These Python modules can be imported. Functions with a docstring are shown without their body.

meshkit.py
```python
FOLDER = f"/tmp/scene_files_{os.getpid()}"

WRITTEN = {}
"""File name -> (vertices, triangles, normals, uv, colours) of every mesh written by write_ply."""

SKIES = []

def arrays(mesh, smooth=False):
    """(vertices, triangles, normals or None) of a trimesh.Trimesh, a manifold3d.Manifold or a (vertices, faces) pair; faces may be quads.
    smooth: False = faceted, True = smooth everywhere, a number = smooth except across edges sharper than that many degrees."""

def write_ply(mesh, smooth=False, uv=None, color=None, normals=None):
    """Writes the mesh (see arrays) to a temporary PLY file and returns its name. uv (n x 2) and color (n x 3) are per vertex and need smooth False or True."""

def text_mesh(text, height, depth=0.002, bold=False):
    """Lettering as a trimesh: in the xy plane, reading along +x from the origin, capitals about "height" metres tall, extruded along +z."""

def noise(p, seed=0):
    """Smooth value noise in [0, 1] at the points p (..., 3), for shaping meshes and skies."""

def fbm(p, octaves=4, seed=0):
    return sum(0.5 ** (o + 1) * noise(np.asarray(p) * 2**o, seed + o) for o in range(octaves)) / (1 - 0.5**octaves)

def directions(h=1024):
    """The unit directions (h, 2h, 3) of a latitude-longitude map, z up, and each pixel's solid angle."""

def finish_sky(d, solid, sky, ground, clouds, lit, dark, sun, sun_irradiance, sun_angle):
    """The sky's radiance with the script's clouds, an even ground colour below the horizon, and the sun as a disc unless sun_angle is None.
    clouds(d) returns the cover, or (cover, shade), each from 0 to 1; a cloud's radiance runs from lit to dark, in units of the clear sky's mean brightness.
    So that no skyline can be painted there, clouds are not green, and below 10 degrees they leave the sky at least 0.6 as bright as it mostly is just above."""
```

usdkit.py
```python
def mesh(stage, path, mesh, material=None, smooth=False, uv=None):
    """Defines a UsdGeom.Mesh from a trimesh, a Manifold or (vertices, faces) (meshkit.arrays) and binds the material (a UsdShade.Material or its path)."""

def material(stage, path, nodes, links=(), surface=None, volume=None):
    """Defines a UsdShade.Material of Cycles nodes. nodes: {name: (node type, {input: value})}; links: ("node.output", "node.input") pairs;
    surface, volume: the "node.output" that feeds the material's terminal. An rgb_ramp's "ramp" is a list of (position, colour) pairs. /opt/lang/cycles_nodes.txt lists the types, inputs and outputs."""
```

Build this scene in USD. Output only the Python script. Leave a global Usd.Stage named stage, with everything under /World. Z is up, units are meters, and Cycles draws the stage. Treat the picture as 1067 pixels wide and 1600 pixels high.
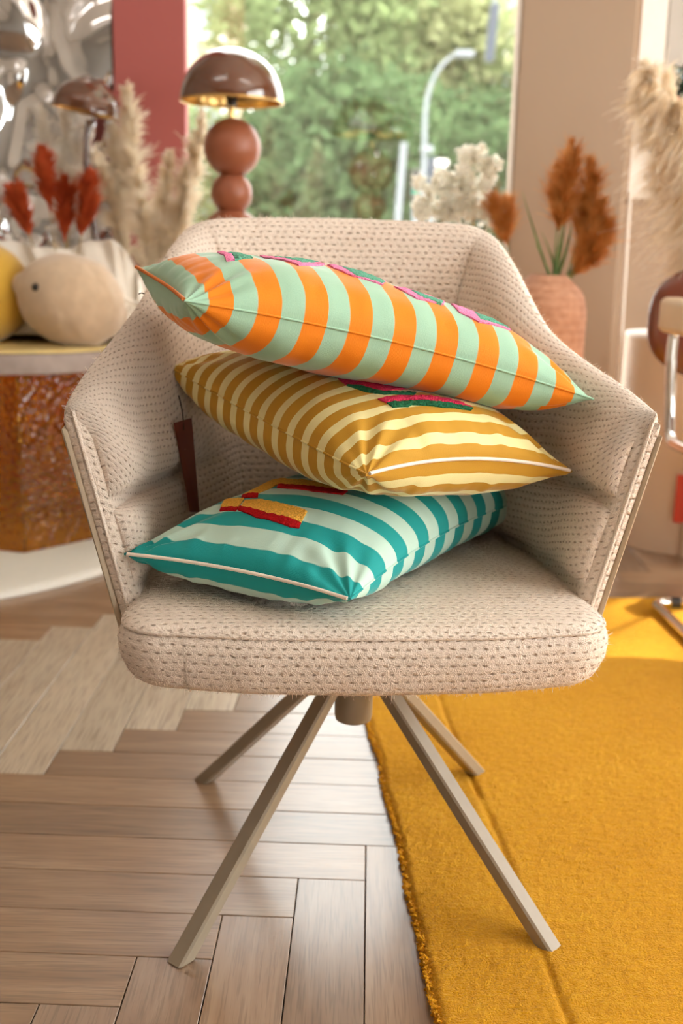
import math, random
import numpy as np, trimesh, shapely
from shapely import geometry as sg
from scipy.interpolate import CubicSpline, PchipInterpolator, RegularGridInterpolator, griddata
import usdkit, meshkit
from pxr import Usd, UsdGeom, UsdLux, UsdShade, Sdf, Gf, Vt

random.seed(7)
rng = np.random.default_rng(7)
PI = math.pi
stage = Usd.Stage.CreateInMemory()
UsdGeom.SetStageUpAxis(stage, 'Z')
UsdGeom.SetStageMetersPerUnit(stage, 1.0)
UsdGeom.Xform.Define(stage, '/World')

# ------------------------------------------------------------------ camera
FPX, PITCH, ROLL, EYE = 1740.0, 0.2341346, -0.0241643, 0.85
fw = np.array([0, math.cos(PITCH), -math.sin(PITCH)])
up0 = np.array([0, math.sin(PITCH), math.cos(PITCH)])
rt = math.cos(ROLL) * np.array([1.0, 0, 0]) - math.sin(ROLL) * up0
upv = np.cross(rt, fw)
eye = np.array([0, 0, EYE])
cam = UsdGeom.Camera.Define(stage, '/World/camera')
cam.CreateHorizontalApertureAttr(36.0)
cam.CreateFocalLengthAttr(36.0 * FPX / 1067)
cam.CreateFStopAttr(6.3)
cam.CreateFocusDistanceAttr(1.22)
cam.CreateExposureAttr(0.38)
cam.AddTransformOp().Set(Gf.Matrix4d(*rt, 0, *upv, 0, *(-fw), 0, *eye, 1))

def ray(px, py):
    return (px - 533.5) / FPX * rt - (py - 800) / FPX * upv + fw
def at(px, py, Y):
    d = ray(px, py)
    return eye + d * (Y / d[1])
def atz(px, py, z=0.0):
    d = ray(px, py)
    return eye + d * ((z - EYE) / d[2])
def proj(X):
    X = np.atleast_2d(X) - eye
    zc = X @ fw
    return np.stack([533.5 + FPX * (X @ rt) / zc, 800 - FPX * (X @ upv) / zc], 1)

# ------------------------------------------------------------------ light
def srgb(h):
    c = np.array([int(h[i:i + 2], 16) for i in (1, 3, 5)]) / 255
    return tuple(np.where(c < .04045, c / 12.92, ((c + .055) / 1.055) ** 2.4))

dome = UsdLux.DomeLight.Define(stage, '/World/sky_light')
dome.CreateColorAttr(Gf.Vec3f(0.97, 0.98, 0.97))
dome.CreateIntensityAttr(2.5)
sun = UsdLux.DistantLight.Define(stage, '/World/sun')
sun.CreateAngleAttr(1.2)
sun.CreateIntensityAttr(2.4)
sun.CreateNormalizeAttr(True)
sun.CreateColorAttr(Gf.Vec3f(1.0, 0.93, 0.82))
_sd = np.array([1.05, 1.12, 1.45]); _sd /= np.linalg.norm(_sd)      # towards the sun
_x = np.cross([0, 0, 1.0], _sd); _x /= np.linalg.norm(_x); _y = np.cross(_sd, _x)
sun.AddTransformOp().Set(Gf.Matrix4d(*_x, 0, *_y, 0, *_sd, 0, 0, 0, 0, 1))
def rect_light(name, loc, size, intensity, color, look=(0, 0, -1)):
    l = UsdLux.RectLight.Define(stage, '/World/' + name)
    l.CreateWidthAttr(size[0]); l.CreateHeightAttr(size[1])
    l.CreateIntensityAttr(intensity); l.CreateColorAttr(Gf.Vec3f(*color))
    z = -np.array(look, float); z /= np.linalg.norm(z)
    h = np.array([0, 1.0, 0]) if abs(z[2]) > .9 else np.array([0, 0, 1.0])
    x = np.cross(h, z); x /= np.linalg.norm(x); y = np.cross(z, x)
    l.AddTransformOp().Set(Gf.Matrix4d(*x, 0, *y, 0, *z, 0, *loc, 1))
for i, (x, y) in enumerate([(-1.1, -0.6), (1.1, -0.6), (-1.1, 1.4), (1.1, 1.4)]):
    rect_light('ceiling_lamp_light_%d' % i, (x, y, 2.93), (1.1, .5), 0.7 if y < 0 else 2.6, (1.0, .94, .87))  # ceiling lights added out of view as room fill

# ------------------------------------------------------------------ material helpers
class G:
    """Small builder of a node graph: add() takes values or "node.output" strings as inputs."""
    def __init__(self):
        self.nodes, self.links, self.k = {}, [], 0
    def add(self, kind, out=None, **inp):
        name = 'n%d' % self.k; self.k += 1
        vals = {}
        for a, b in inp.items():
            if isinstance(b, str) and '.' in b and b.split('.')[0] in self.nodes:
                self.links.append((b, name + '.' + a))
            else:
                vals[a] = b
        self.nodes[name] = (kind, vals)
        return name + '.' + out if out else name
    def m(self, op, a, b=0.0, c=0.0, clamp=False):
        return self.add('math', 'value', math_type=op, value1=a, value2=b, value3=c, use_clamp=clamp)
    def mix(self, fac, a, b, kind='mix'):
        return self.add('mix_color', 'result', blend_type=kind, fac=fac, a=a, b=b)
    def ramp(self, fac, stops):
        return self.add('rgb_ramp', 'color', fac=fac, ramp=stops)
    def bump(self, h, strength=1.0, distance=.002):
        return self.add('bump', 'normal', height=h, strength=strength, distance=distance)
    def noise(self, vec, scale, detail=3.0, rough=.5, out='fac', **k):
        return self.add('noise_texture', out, vector=vec, scale=scale, detail=detail, roughness=rough, **k)
    def pos(self):
        return self.add('geometry', 'position')
    def obj(self):
        return self.add('texture_coordinate', 'object')
    def uv(self):
        return self.add('texture_coordinate', 'UV')
    def scale(self, v, s):
        return self.add('mapping', 'vector', vector=v, scale=s)
    def done(self, name, surf):
        return usdkit.material(stage, '/World/Looks/' + name, self.nodes, self.links, surface=surf)
UsdGeom.Scope.Define(stage, '/World/Looks')

def plain(name, color, rough=.6, metal=0.0, var=.08, scale=30, bump=0.0, bscale=200, spec=.5, **k):
    g = G()
    p = g.obj()
    n = g.noise(p, scale, 3)
    c = np.array(srgb(color) if isinstance(color, str) else color)
    col = g.ramp(n, [(.3, tuple(c * (1 - var))), (.7, tuple(np.minimum(c * (1 + var), 1)))])
    kw = dict(base_color=col, roughness=rough, metallic=metal, specular_ior_level=spec, **k)
    if bump:
        kw['normal'] = g.bump(g.noise(p, bscale, 2), 1.0, bump)
    return g.done(name, g.add('principled_bsdf', 'BSDF', **kw))

# ------------------------------------------------------------------ prim helpers
_used = {}
_base = {}
def numbered(parent, name):
    k = (parent, name); n = _used.get(k, 0); _used[k] = n + 1
    return parent + '/' + (name if n == 0 else '%s_%03d' % (name, n))
def tag(p, label=None, cat=None, group=None, kind=None):
    for k, v in (('label', label), ('category', cat), ('group', group), ('kind', kind)):
        if v:
            p.SetCustomDataByKey(k, v)
def thing(name, label, cat, loc, group=None):
    path = numbered('/World', name)
    x = UsdGeom.Xform.Define(stage, path)
    x.AddTranslateOp().Set(Gf.Vec3d(*map(float, loc)))
    tag(x.GetPrim(), label, cat, group)
    _base[path] = np.array(loc, float)
    return path
def structure(name, loc=(0, 0, 0)):
    path = numbered('/World', name)
    x = UsdGeom.Xform.Define(stage, path)
    x.AddTranslateOp().Set(Gf.Vec3d(*map(float, loc)))
    tag(x.GetPrim(), kind='structure')
    _base[path] = np.array(loc, float)
    return path
def part(name, mesh, mat, parent='/World', smooth=False, uv=None, label=None, kind=None, cat=None, group=None):
    """A mesh given in world coordinates, stored relative to the thing it belongs to."""
    off = np.zeros(3)
    for b, l in _base.items():
        if parent == b or parent.startswith(b + '/'):
            off = l
    if isinstance(mesh, trimesh.Trimesh):
        mesh = (np.array(mesh.vertices), np.array(mesh.faces))
    elif hasattr(mesh, 'to_mesh'):
        mm = mesh.to_mesh(); mesh = (np.array(mm.vert_properties[:, :3]), np.array(mm.tri_verts))
    v_, f_ = np.asarray(mesh[0], float), np.asarray(mesh[1])
    q_ = v_ - v_.mean(0)
    if np.einsum('ij,ij->i', q_[f_[:, 0]], np.cross(q_[f_[:, 1]], q_[f_[:, 2]])).sum() < 0:
        mesh = (v_, f_[:, ::-1])                          # faces outwards
    path = numbered(parent, name)
    m = usdkit.mesh(stage, path, (np.asarray(mesh[0]) - off, mesh[1]), mat, smooth=smooth, uv=uv)
    m.CreateDoubleSidedAttr(True)
    tag(m.GetPrim(), label, cat, group, kind)
    return path
def curves(name, strands, widths, mat, parent, kind=None):
    off = np.zeros(3)
    for b, l in _base.items():
        if parent == b or parent.startswith(b + '/'):
            off = l
    path = numbered(parent, name)
    c = UsdGeom.BasisCurves.Define(stage, path)
    c.CreateTypeAttr('linear')
    pts = np.vstack(strands) - off
    c.CreatePointsAttr(Vt.Vec3fArray.FromNumpy(pts.astype(np.float32)))
    c.CreateCurveVertexCountsAttr(Vt.IntArray([len(s) for s in strands]))
    c.CreateWidthsAttr(Vt.FloatArray.FromNumpy(np.concatenate(widths).astype(np.float32)))
    c.SetWidthsInterpolation('vertex')
    UsdShade.MaterialBindingAPI.Apply(c.GetPrim()).Bind(mat)
    if kind:
        tag(c.GetPrim(), kind=kind)
    return path

# ------------------------------------------------------------------ mesh helpers
def grid(P, closed_u=False, closed_v=False):
    nu, nv = P.shape[:2]
    idx = np.arange(nu * nv).reshape(nu, nv)
    if closed_u: idx = np.vstack([idx, idx[:1]])
    if closed_v: idx = np.hstack([idx, idx[:, :1]])
    a, b, c, d = idx[:-1, :-1], idx[1:, :-1], idx[1:, 1:], idx[:-1, 1:]
    f = np.concatenate([np.stack([a, b, c], -1).reshape(-1, 3), np.stack([a, c, d], -1).reshape(-1, 3)])
    return P.reshape(-1, P.shape[-1]), f
def join(*ms):
    V, F, n = [], [], 0
    for m in ms:
        v, f = (np.array(m.vertices), np.array(m.faces)) if isinstance(m, trimesh.Trimesh) else (m[0], m[1])
        V.append(v); F.append(f + n); n += len(v)
    return np.vstack(V), np.vstack(F)
def tube(path, r, n=12, caps=True):
    path = np.asarray(path, float)
    r = np.broadcast_to(np.asarray(r, float), (len(path),))
    t = np.gradient(path, axis=0); t /= np.linalg.norm(t, axis=1, keepdims=True)
    ref = np.array([0, 0, 1.0]) if abs(t[0][2]) < .9 else np.array([1.0, 0, 0])
    u = np.cross(t[0], ref); u /= np.linalg.norm(u)
    rings = []
    ang = np.arange(n) / n * 2 * PI
    for i in range(len(path)):
        u = u - t[i] * (u @ t[i]); u /= np.linalg.norm(u)
        w = np.cross(t[i], u)
        rings.append(path[i] + r[i] * (np.cos(ang)[:, None] * u + np.sin(ang)[:, None] * w))
    v, f = grid(np.array(rings), closed_v=True)
    if caps:
        k = len(v)
        v = np.vstack([v, path[:1], path[-1:]])
        a = np.arange(n); b = (a + 1) % n
        e = (len(path) - 1) * n
        f = np.vstack([f, np.stack([np.full(n, k), b, a], 1), np.stack([np.full(n, k + 1), e + a, e + b], 1)])
    return v, f
def lathe(profile, c=(0, 0, 0), n=48):
    p = np.asarray(profile, float)
    a = np.arange(n) / n * 2 * PI
    P = np.stack([p[:, :1] * np.cos(a), p[:, :1] * np.sin(a), np.repeat(p[:, 1:], n, 1)], -1) + np.asarray(c)
    v, f = grid(P, closed_v=True)
    return v, f[:, ::-1]
def box(lo, hi, bevel=0.0):
    lo, hi = np.asarray(lo, float), np.asarray(hi, float)
    if not bevel:
        b = trimesh.creation.box(hi - lo); b.apply_translation((lo + hi) / 2)
        return np.array(b.vertices), np.array(b.faces)
    pts = []
    for s in np.array(np.meshgrid([0, 1], [0, 1], [0, 1])).reshape(3, -1).T:
        c = np.where(s, hi, lo); d = np.where(s, -1, 1) * bevel
        for k in range(3):
            q = c + d; q[k] = c[k]; pts.append(q)
    h = trimesh.convex.convex_hull(np.array(pts))
    return np.array(h.vertices), np.array(h.faces)
def rot(v, c, yaw):
    ca, sa = math.cos(yaw), math.sin(yaw)
    v = np.asarray(v) - c
    return np.stack([v[..., 0] * ca - v[..., 1] * sa, v[..., 0] * sa + v[..., 1] * ca, v[..., 2]], -1) + c
def smoothpath(pts, n=40):
    pts = np.asarray(pts, float)
    s = np.r_[0, np.cumsum(np.linalg.norm(np.diff(pts, axis=0), axis=1))]
    return CubicSpline(s, pts)(np.linspace(0, s[-1], n))
def fillet(pts, r, n=8):
    """Polyline with its corners rounded."""
    pts = np.asarray(pts, float); out = [pts[0]]
    for a, b, c in zip(pts[:-2], pts[1:-1], pts[2:]):
        d1, d2 = a - b, c - b
        l1, l2 = np.linalg.norm(d1), np.linalg.norm(d2)
        k = min(r, l1 * .49, l2 * .49)
        p, q = b + d1 / l1 * k, b + d2 / l2 * k
        t = np.linspace(0, 1, n)[:, None]
        out += list((1 - t) ** 2 * p + 2 * t * (1 - t) * b + t * t * q)
    out.append(pts[-1])
    return np.array(out)

#@@MATERIALS@@
# ------------------------------------------------------------------ materials
def weave(name, light, mid, dark):
    """Chunky waffle weave in metres of UV: light yarn loops with rows of dark dashes between them."""
    g = G()
    uv = g.uv()
    wob = g.noise(uv, 90, 2, out='color')
    v2 = g.add('vector_math', 'vector', math_type='multiply_add', vector1=wob, vector2=(.0050, .0048, 0), vector3=uv)
    s = g.add('separate_xyz', vector=v2)
    pv, pu = .0096, .0120
    row = g.m('divide', s + '.y', pv)
    rowi = g.m('floor', row)
    fv = g.m('fraction', row)
    rnd = g.add('white_noise_texture', 'value', dimensions='1D', w=rowi)
    cu = g.m('add', g.m('divide', s + '.x', pu), g.m('multiply_add', g.m('modulo', rowi, 2.0), .5, g.m('multiply', rnd, .35)))
    fu = g.m('fraction', cu)
    cell = g.add('combine_xyz', 'vector', x=g.m('floor', cu), y=rowi)
    jit = g.add('white_noise_texture', 'value', dimensions='2D', vector=cell)
    dv = g.m('absolute', g.m('subtract', fv, .5))
    du = g.m('absolute', g.m('subtract', fu, .5))
    dv = g.m('multiply', dv, g.m('multiply_add', jit, .9, .75))
    a = g.add('map_range', 'result', value=dv, from_min=.03, from_max=.25, to_min=1.0, to_max=0.0, clamp=True)
    b = g.add('map_range', 'result', value=du, from_min=.06, from_max=.31, to_min=1.0, to_max=0.0, clamp=True)
    dash = g.m('multiply', a, b)
    fine = g.noise(uv, 650, 3, .6)
    loop = g.m('multiply', g.m('sine', g.m('multiply', fv, PI)), .0)
    h = g.m('add', g.m('multiply', dash, -.78), g.m('multiply', fine, .8))
    h = g.m('add', h, g.m('multiply', g.noise(uv, 210, 2), .8))
    c = g.ramp(fine, [(.3, mid), (.62, light)])
    big = g.noise(uv, 6, 2)
    c = g.mix(g.m('multiply', dash, g.m('multiply_add', jit, .5, .35)), c, dark)  # dashes: brown yarn, with the shade of the holes painted in
    h = g.m('add', h, g.m('multiply', dv, .5))
    nrm = g.bump(h, 1.0, .0032)
    p = g.add('principled_bsdf', 'BSDF', base_color=c, roughness=.95, specular_ior_level=.12, normal=nrm, sheen_weight=.25, sheen_roughness=.5, sheen_tint=(1, .95, .9))
    return g.done(name, p)
M = {}
M['weave'] = weave('waffle_fabric', srgb('#f5e4d6'), srgb('#e6d0bd'), srgb('#9a7652'))
M['taupe'] = plain('taupe_metal', '#8d7e6b', .42, var=.03, scale=60, bump=.00008, bscale=900)
M['taupe_shell'] = plain('taupe_shell', '#a8957c', .5, var=.03)

def stripes(name, cols, n, edges, sheen=.25, offset=0.0):
    """Woven cotton with n stripes along UV.x (0..1); cols alternate; edges = share of the first colour."""
    g = G()
    uv = g.uv()
    wob = g.noise(uv, 14, 2)
    s = g.add('separate_xyz', vector=uv)
    x = g.m('maximum', g.m('minimum', g.m('add', s + '.x', g.m('multiply', g.m('subtract', wob, .5), .003)), .999 + max(0, offset)), .0015)
    t = g.m('fraction', g.m('add', g.m('multiply', x, n), offset))
    k = g.add('map_range', 'result', value=t, from_min=edges - .012, from_max=edges + .012, to_min=0.0, to_max=1.0, clamp=True)
    k2 = g.add('map_range', 'result', value=t, from_min=.0, from_max=.012, to_min=1.0, to_max=0.0, clamp=True)
    f = g.m('maximum', k, k2)
    c = g.mix(f, cols[0], cols[1])
    fine = g.noise(g.scale(uv, (1, .64, 1)), 520, 2)
    th1 = g.add('wave_texture', 'fac', vector=uv, wave_type='bands', bands_direction='x', scale=110.0, distortion=1.0)
    th2 = g.add('wave_texture', 'fac', vector=uv, wave_type='bands', bands_direction='y', scale=75.0, distortion=1.0)
    c = g.mix(g.m('multiply', fine, .22), c, (.95, .92, .85), 'overlay')
    h = g.m('add', fine, g.m('multiply', g.m('add', th1, th2), .12))
    p = g.add('principled_bsdf', 'BSDF', base_color=c, roughness=.72, specular_ior_level=.22, normal=g.bump(h, .6, .0003), sheen_weight=.4, sheen_roughness=.25, sheen_tint=(1, .97, .92))
    return g.done(name, p)
M['orange_stripe'] = stripes('orange_green_stripe', (srgb('#93b59d'), srgb('#e27a18')), 9.5, .5)
M['mustard_stripe'] = stripes('mustard_stripe', (srgb('#b5862a'), srgb('#e3d498')), 14.5, .57)
M['teal_stripe'] = stripes('teal_stripe', (srgb('#1c8c8b'), srgb('#aecabb')), 9.5, .5)
M['white_zip'] = plain('white_zip', '#ead9cb', .6)
M['orange_zip'] = plain('orange_zip', '#d9721f', .6)
def tuft(name, c):
    g = G(); p = g.obj()
    n = g.noise(p, 500, 2); c = np.array(srgb(c))
    col = g.ramp(n, [(.3, tuple(c * .75)), (.7, tuple(np.minimum(1, c * 1.15)))])
    return g.done(name, g.add('principled_bsdf', 'BSDF', base_color=col, roughness=.95, specular_ior_level=.1, normal=g.bump(g.noise(p, 350, 2), 1.0, .003)))
M['tuft_yellow'] = tuft('tuft_yellow', '#eeb04a'); M['tuft_red'] = tuft('tuft_red', '#b5161c')
M['tuft_pink'] = tuft('tuft_pink', '#f088b0'); M['tuft_green'] = tuft('tuft_green', '#62a489')
M['tuft_rose'] = tuft('tuft_rose', '#d6365a'); M['tuft_dark_green'] = tuft('tuft_dark_green', '#2a6a48')
M['tag_red'] = plain('tag_red', '#6a2a16', .6)
M['string'] = plain('string', '#4a3a2c', .8)

def wood(name, a, b, c, along):
    """Oiled oak: long grain along 0 = x or 1 = y, with darker pores; offset per plank."""
    g = G(); p = g.obj()
    info = g.add('object_info', 'random')
    isl = g.add('geometry', 'random_per_island')
    off = g.add('combine_xyz', 'vector', x=g.m('multiply', info, 31.0), y=g.m('multiply', info, 17.0), z=g.m('multiply', info, 5.0))
    v = g.add('vector_math', 'vector', math_type='add', vector1=p, vector2=off)
    sc = (3.2, 34, 20) if along == 0 else (34, 3.2, 20)
    v1 = g.scale(v, sc)
    n1 = g.noise(v1, 1.0, 4, .6, distortion=.8)
    sc = (14, 330, 100) if along == 0 else (330, 14, 100)
    n2 = g.noise(g.scale(v, sc), 1.0, 2, .5)
    col = g.ramp(n1, [(.15, srgb(a)), (.5, srgb(b)), (.85, srgb(c))])
    pore = g.add('map_range', 'result', value=n2, from_min=.36, from_max=.5, to_min=.38, to_max=0.0, clamp=True)
    col = g.mix(pore, col, (.11, .07, .045))
    br = g.add('hsv', 'color', hue=.5, saturation=1.0, fac=1.0, value=g.m('multiply_add', info, .34, .83), color=col)
    scr = g.noise(p, 2.2, 4)
    r = g.m('multiply_add', scr, .2, .2)
    h = g.m('add', g.m('multiply', n2, .5), g.m('multiply', n1, .6))
    return g.done(name, g.add('principled_bsdf', 'BSDF', base_color=br, roughness=r, specular_ior_level=.75, coat_weight=.15, coat_roughness=.22, normal=g.bump(h, .3, .0006)))
M['oak_x'] = wood('oak_plank_across', '#74573f', '#8d6f54', '#a2866a', 0)
M['oak_y'] = wood('oak_plank_along', '#765a45', '#8d725b', '#a18870', 1)
M['oak_painted_sheen'] = wood('oak_plank_painted_sheen', '#a3917c', '#b1a08b', '#bdaf9b', 1)  # paler copy of the oak, window gloss painted into its colour
M['gap'] = plain('joint_filler', '#3a2819', .8)
def rug_mat(name, a, b, c, bd=.006):
    g = G(); p = g.obj()
    n = g.noise(p, 340, 3, .7); big = g.noise(p, 3.5, 3)
    streak = g.noise(g.scale(p, (40, 260, 40)), 1.0, 2)
    f = g.m('add', g.m('multiply', n, .55), g.m('add', g.m('multiply', big, .2), g.m('multiply', streak, .25)))
    col = g.ramp(f, [(.3, srgb(a)), (.5, srgb(b)), (.68, srgb(c))])
    h = g.m('add', n, g.m('multiply', streak, .2))
    return g.done(name, g.add('principled_bsdf', 'BSDF', base_color=col, roughness=.95, specular_ior_level=.1, sheen_weight=.2, sheen_roughness=.4, sheen_tint=(1, .84, .45), normal=g.bump(h, 1.0, bd)))
M['rug'] = rug_mat('yellow_wool', '#b57802', '#d89610', '#e6b02a')
M['white_rug'] = rug_mat('white_wool', '#e6dfd4', '#efe9df', '#f6f1e8', .004)
M['wall'] = plain('wall_paint', '#bfb2a3', .8, var=.02, scale=4, bump=.0003, bscale=120)
M['wall_dark'] = plain('grey_wall_paint', '#a39d96', .8, var=.02, scale=4)
M['ceiling'] = plain('ceiling_paint', '#efe9e0', .85, var=.01)
M['pillar_beige'] = plain('beige_paint', '#9d846e', .75, var=.015, scale=3, bump=.0004, bscale=150)
M['pillar_red'] = plain('rose_red_paint', '#a75752', .6, var=.015, scale=3, bump=.0004, bscale=150)
M['white_paint'] = plain('white_paint', '#eae2d9', .55, var=.01)
M['grey_paint'] = plain('grey_paint', '#b3aca4', .6, var=.01)
M['blind'] = plain('blind_cloth', '#efe6dc', .8, var=.02, scale=80)
M['plinth'] = plain('plinth_paint', '#d8bfa5', .55, var=.02, scale=6)
M['red_card'] = plain('red_card', '#c93a1e', .5, var=.03)
M['chrome'] = plain('chrome', (.82, .80, .78), .07, metal=1.0, var=.0)
M['black_rubber'] = plain('black_rubber', '#221f1d', .5)
M['pale_wood'] = plain('pale_wood', '#dcc6a6', .45, var=.07, scale=14)
M['brown_leather'] = plain('brown_leather', '#6b3320', .12, var=.08, scale=8, spec=.7, coat_weight=.6)
M['brown_gloss'] = plain('brown_gloss', '#5c2f16', .12, var=.03, scale=4, spec=.8, coat_weight=1.0, coat_roughness=.04)
M['brown_wood'] = plain('stained_wood', '#94553a', .42, var=.05, scale=10)
M['brass'] = plain('brass', (.72, .47, .17), .22, metal=1.0, var=.03)
M['dark'] = plain('dark_metal', '#1d1712', .45)
M['velvet_beige'] = plain('beige_velvet', '#c3a98d', .9, var=.06, scale=40, bump=.0006, bscale=400, sheen_weight=.5)
M['velvet_yellow'] = plain('yellow_velvet', '#c69a2e', .85, var=.08, scale=14, sheen_weight=.4)
M['white_cloth'] = plain('white_cloth', '#ece4d8', .85, var=.02, scale=20, sheen_weight=.2)
M['stone_gold'] = plain('gold_stone', '#d8c184', .3, var=.10, scale=9)
M['stone_grey'] = plain('grey_stone', '#9c8d86', .55, var=.14, scale=22)
M['terracotta'] = None
def amber():
    g = G(); p = g.pos()
    v = g.add('voronoi_texture', 'distance', feature='smooth_f1', vector=p, scale=60.0, smoothness=.6)
    return g.done('amber_glass', g.add('principled_bsdf', 'BSDF', base_color=(.90, .50, .07), roughness=.06, transmission_weight=1.0, ior=1.45, normal=g.bump(v, .6, .009)))
M['amber'] = amber()
def basket():
    g = G(); p = g.obj()
    s = g.add('separate_xyz', vector=p)
    w = g.m('sine', g.m('multiply', s + '.z', 330.0))
    n = g.noise(p, 60, 3)
    col = g.ramp(g.m('multiply_add', n, .8, g.m('multiply', w, .05)), [(.2, srgb('#b07a5c')), (.65, srgb('#cf9c7e'))])
    return g.done('terracotta_weave', g.add('principled_bsdf', 'BSDF', base_color=col, roughness=.75, normal=g.bump(w, .5, .0010)))
M['terracotta'] = basket()
def mirror():
    g = G()
    return g.done('rippled_steel', g.add('principled_bsdf', 'BSDF', base_color=(.78, .78, .80), metallic=1.0, roughness=.05))
M['mirror'] = mirror()
def pane(name, base):
    g = G()
    t = g.add('transparent_bsdf', 'BSDF', color=(.97, .98, .97))
    r = g.add('glossy_bsdf', 'BSDF', color=(1, 1, 1), roughness=.0)
    f = g.add('layer_weight', 'facing', blend=.5)
    f = g.m('multiply_add', g.m('power', f, 3.0), .6, base, clamp=True)
    return g.done(name, g.add('mix_closure', 'closure', fac=f, closure1=t, closure2=r))
M['pane_front'] = pane('shop_window_pane', .11)
M['pane'] = pane('window_pane', .03)
def hairy(name, a, b, trans=.4):
    g = G(); p = g.obj()
    n = g.noise(p, 25, 3)
    c = g.ramp(n, [(.3, srgb(a)), (.7, srgb(b))])
    d = g.add('diffuse_bsdf', 'BSDF', color=c)
    t = g.add('translucent_bsdf', 'BSDF', color=c)
    return g.done(name, g.add('mix_closure', 'closure', fac=trans, closure1=d, closure2=t))
M['pampas'] = hairy('pampas_cream', '#eadbc2', '#faf2e4')
M['pampas_white'] = hairy('pampas_white', '#efe6d8', '#fbf7f0')
M['pampas_big'] = hairy('pampas_big', '#e8d3b2', '#fbf1e2')
M['pampas_gold'] = hairy('pampas_gold', '#cda468', '#ecd9b4')
M['fuzz'] = hairy('yarn_fuzz', '#e6d2c0', '#f6e9dd', .3)
M['plume_red'] = hairy('plume_red', '#a8432a', '#d2683f', .3)
M['plume_rust'] = hairy('plume_rust', '#b86f36', '#dfa567', .3)
M['stem'] = hairy('dry_stem', '#b49a6c', '#cdb88c', .2)
M['stem_green'] = hairy('green_stem', '#5f7a48', '#8da36c', .3)
M['petal'] = hairy('white_petal', '#f8f4ea', '#fefcf6', .5)
M['leaf_a'] = hairy('leaf_green', '#586a42', '#97a676', .5)
M['leaf_b'] = hairy('leaf_olive', '#737c52', '#b2b48a', .5)
M['leaf_c'] = hairy('leaf_deep', '#2f442b', '#687f58', .45)
M['bark'] = plain('bark', '#6b5a48', .9, var=.2, scale=8)
M['facade'] = plain('facade', '#a89d84', .8, var=.04, scale=.6)
M['facade_grey'] = plain('facade_grey', '#a5a29b', .8, var=.04, scale=.6)
M['far_glass'] = plain('far_glass', '#7f8f94', .15, var=.1, scale=1)
M['asphalt'] = plain('asphalt', '#9a9690', .9, var=.08, scale=3)
M['pole'] = plain('pole_paint', '#70757a', .5, var=.03)
M['pole_grey'] = plain('pole_grey', '#6b7074', .5, var=.03)
M['navy'] = plain('navy_sign', '#2a323e', .5, var=.03)
def glow(name, c, s):
    g = G()
    return g.done(name, g.add('emission', 'emission', color=c, strength=s))
M['green_lamp'] = glow('green_signal', srgb('#4fd6b0'), 1.2)
M['fill_panel_glow'] = glow('added_fill_panel', (1.0, .93, .84), 2.2)  # glow for the added fill panels, not bound
M['green_glass'] = plain('green_glaze', '#1f3a22', .12, var=.2, scale=30, spec=.8)
M['berry'] = plain('red_berry', '#b5421f', .3)
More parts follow.
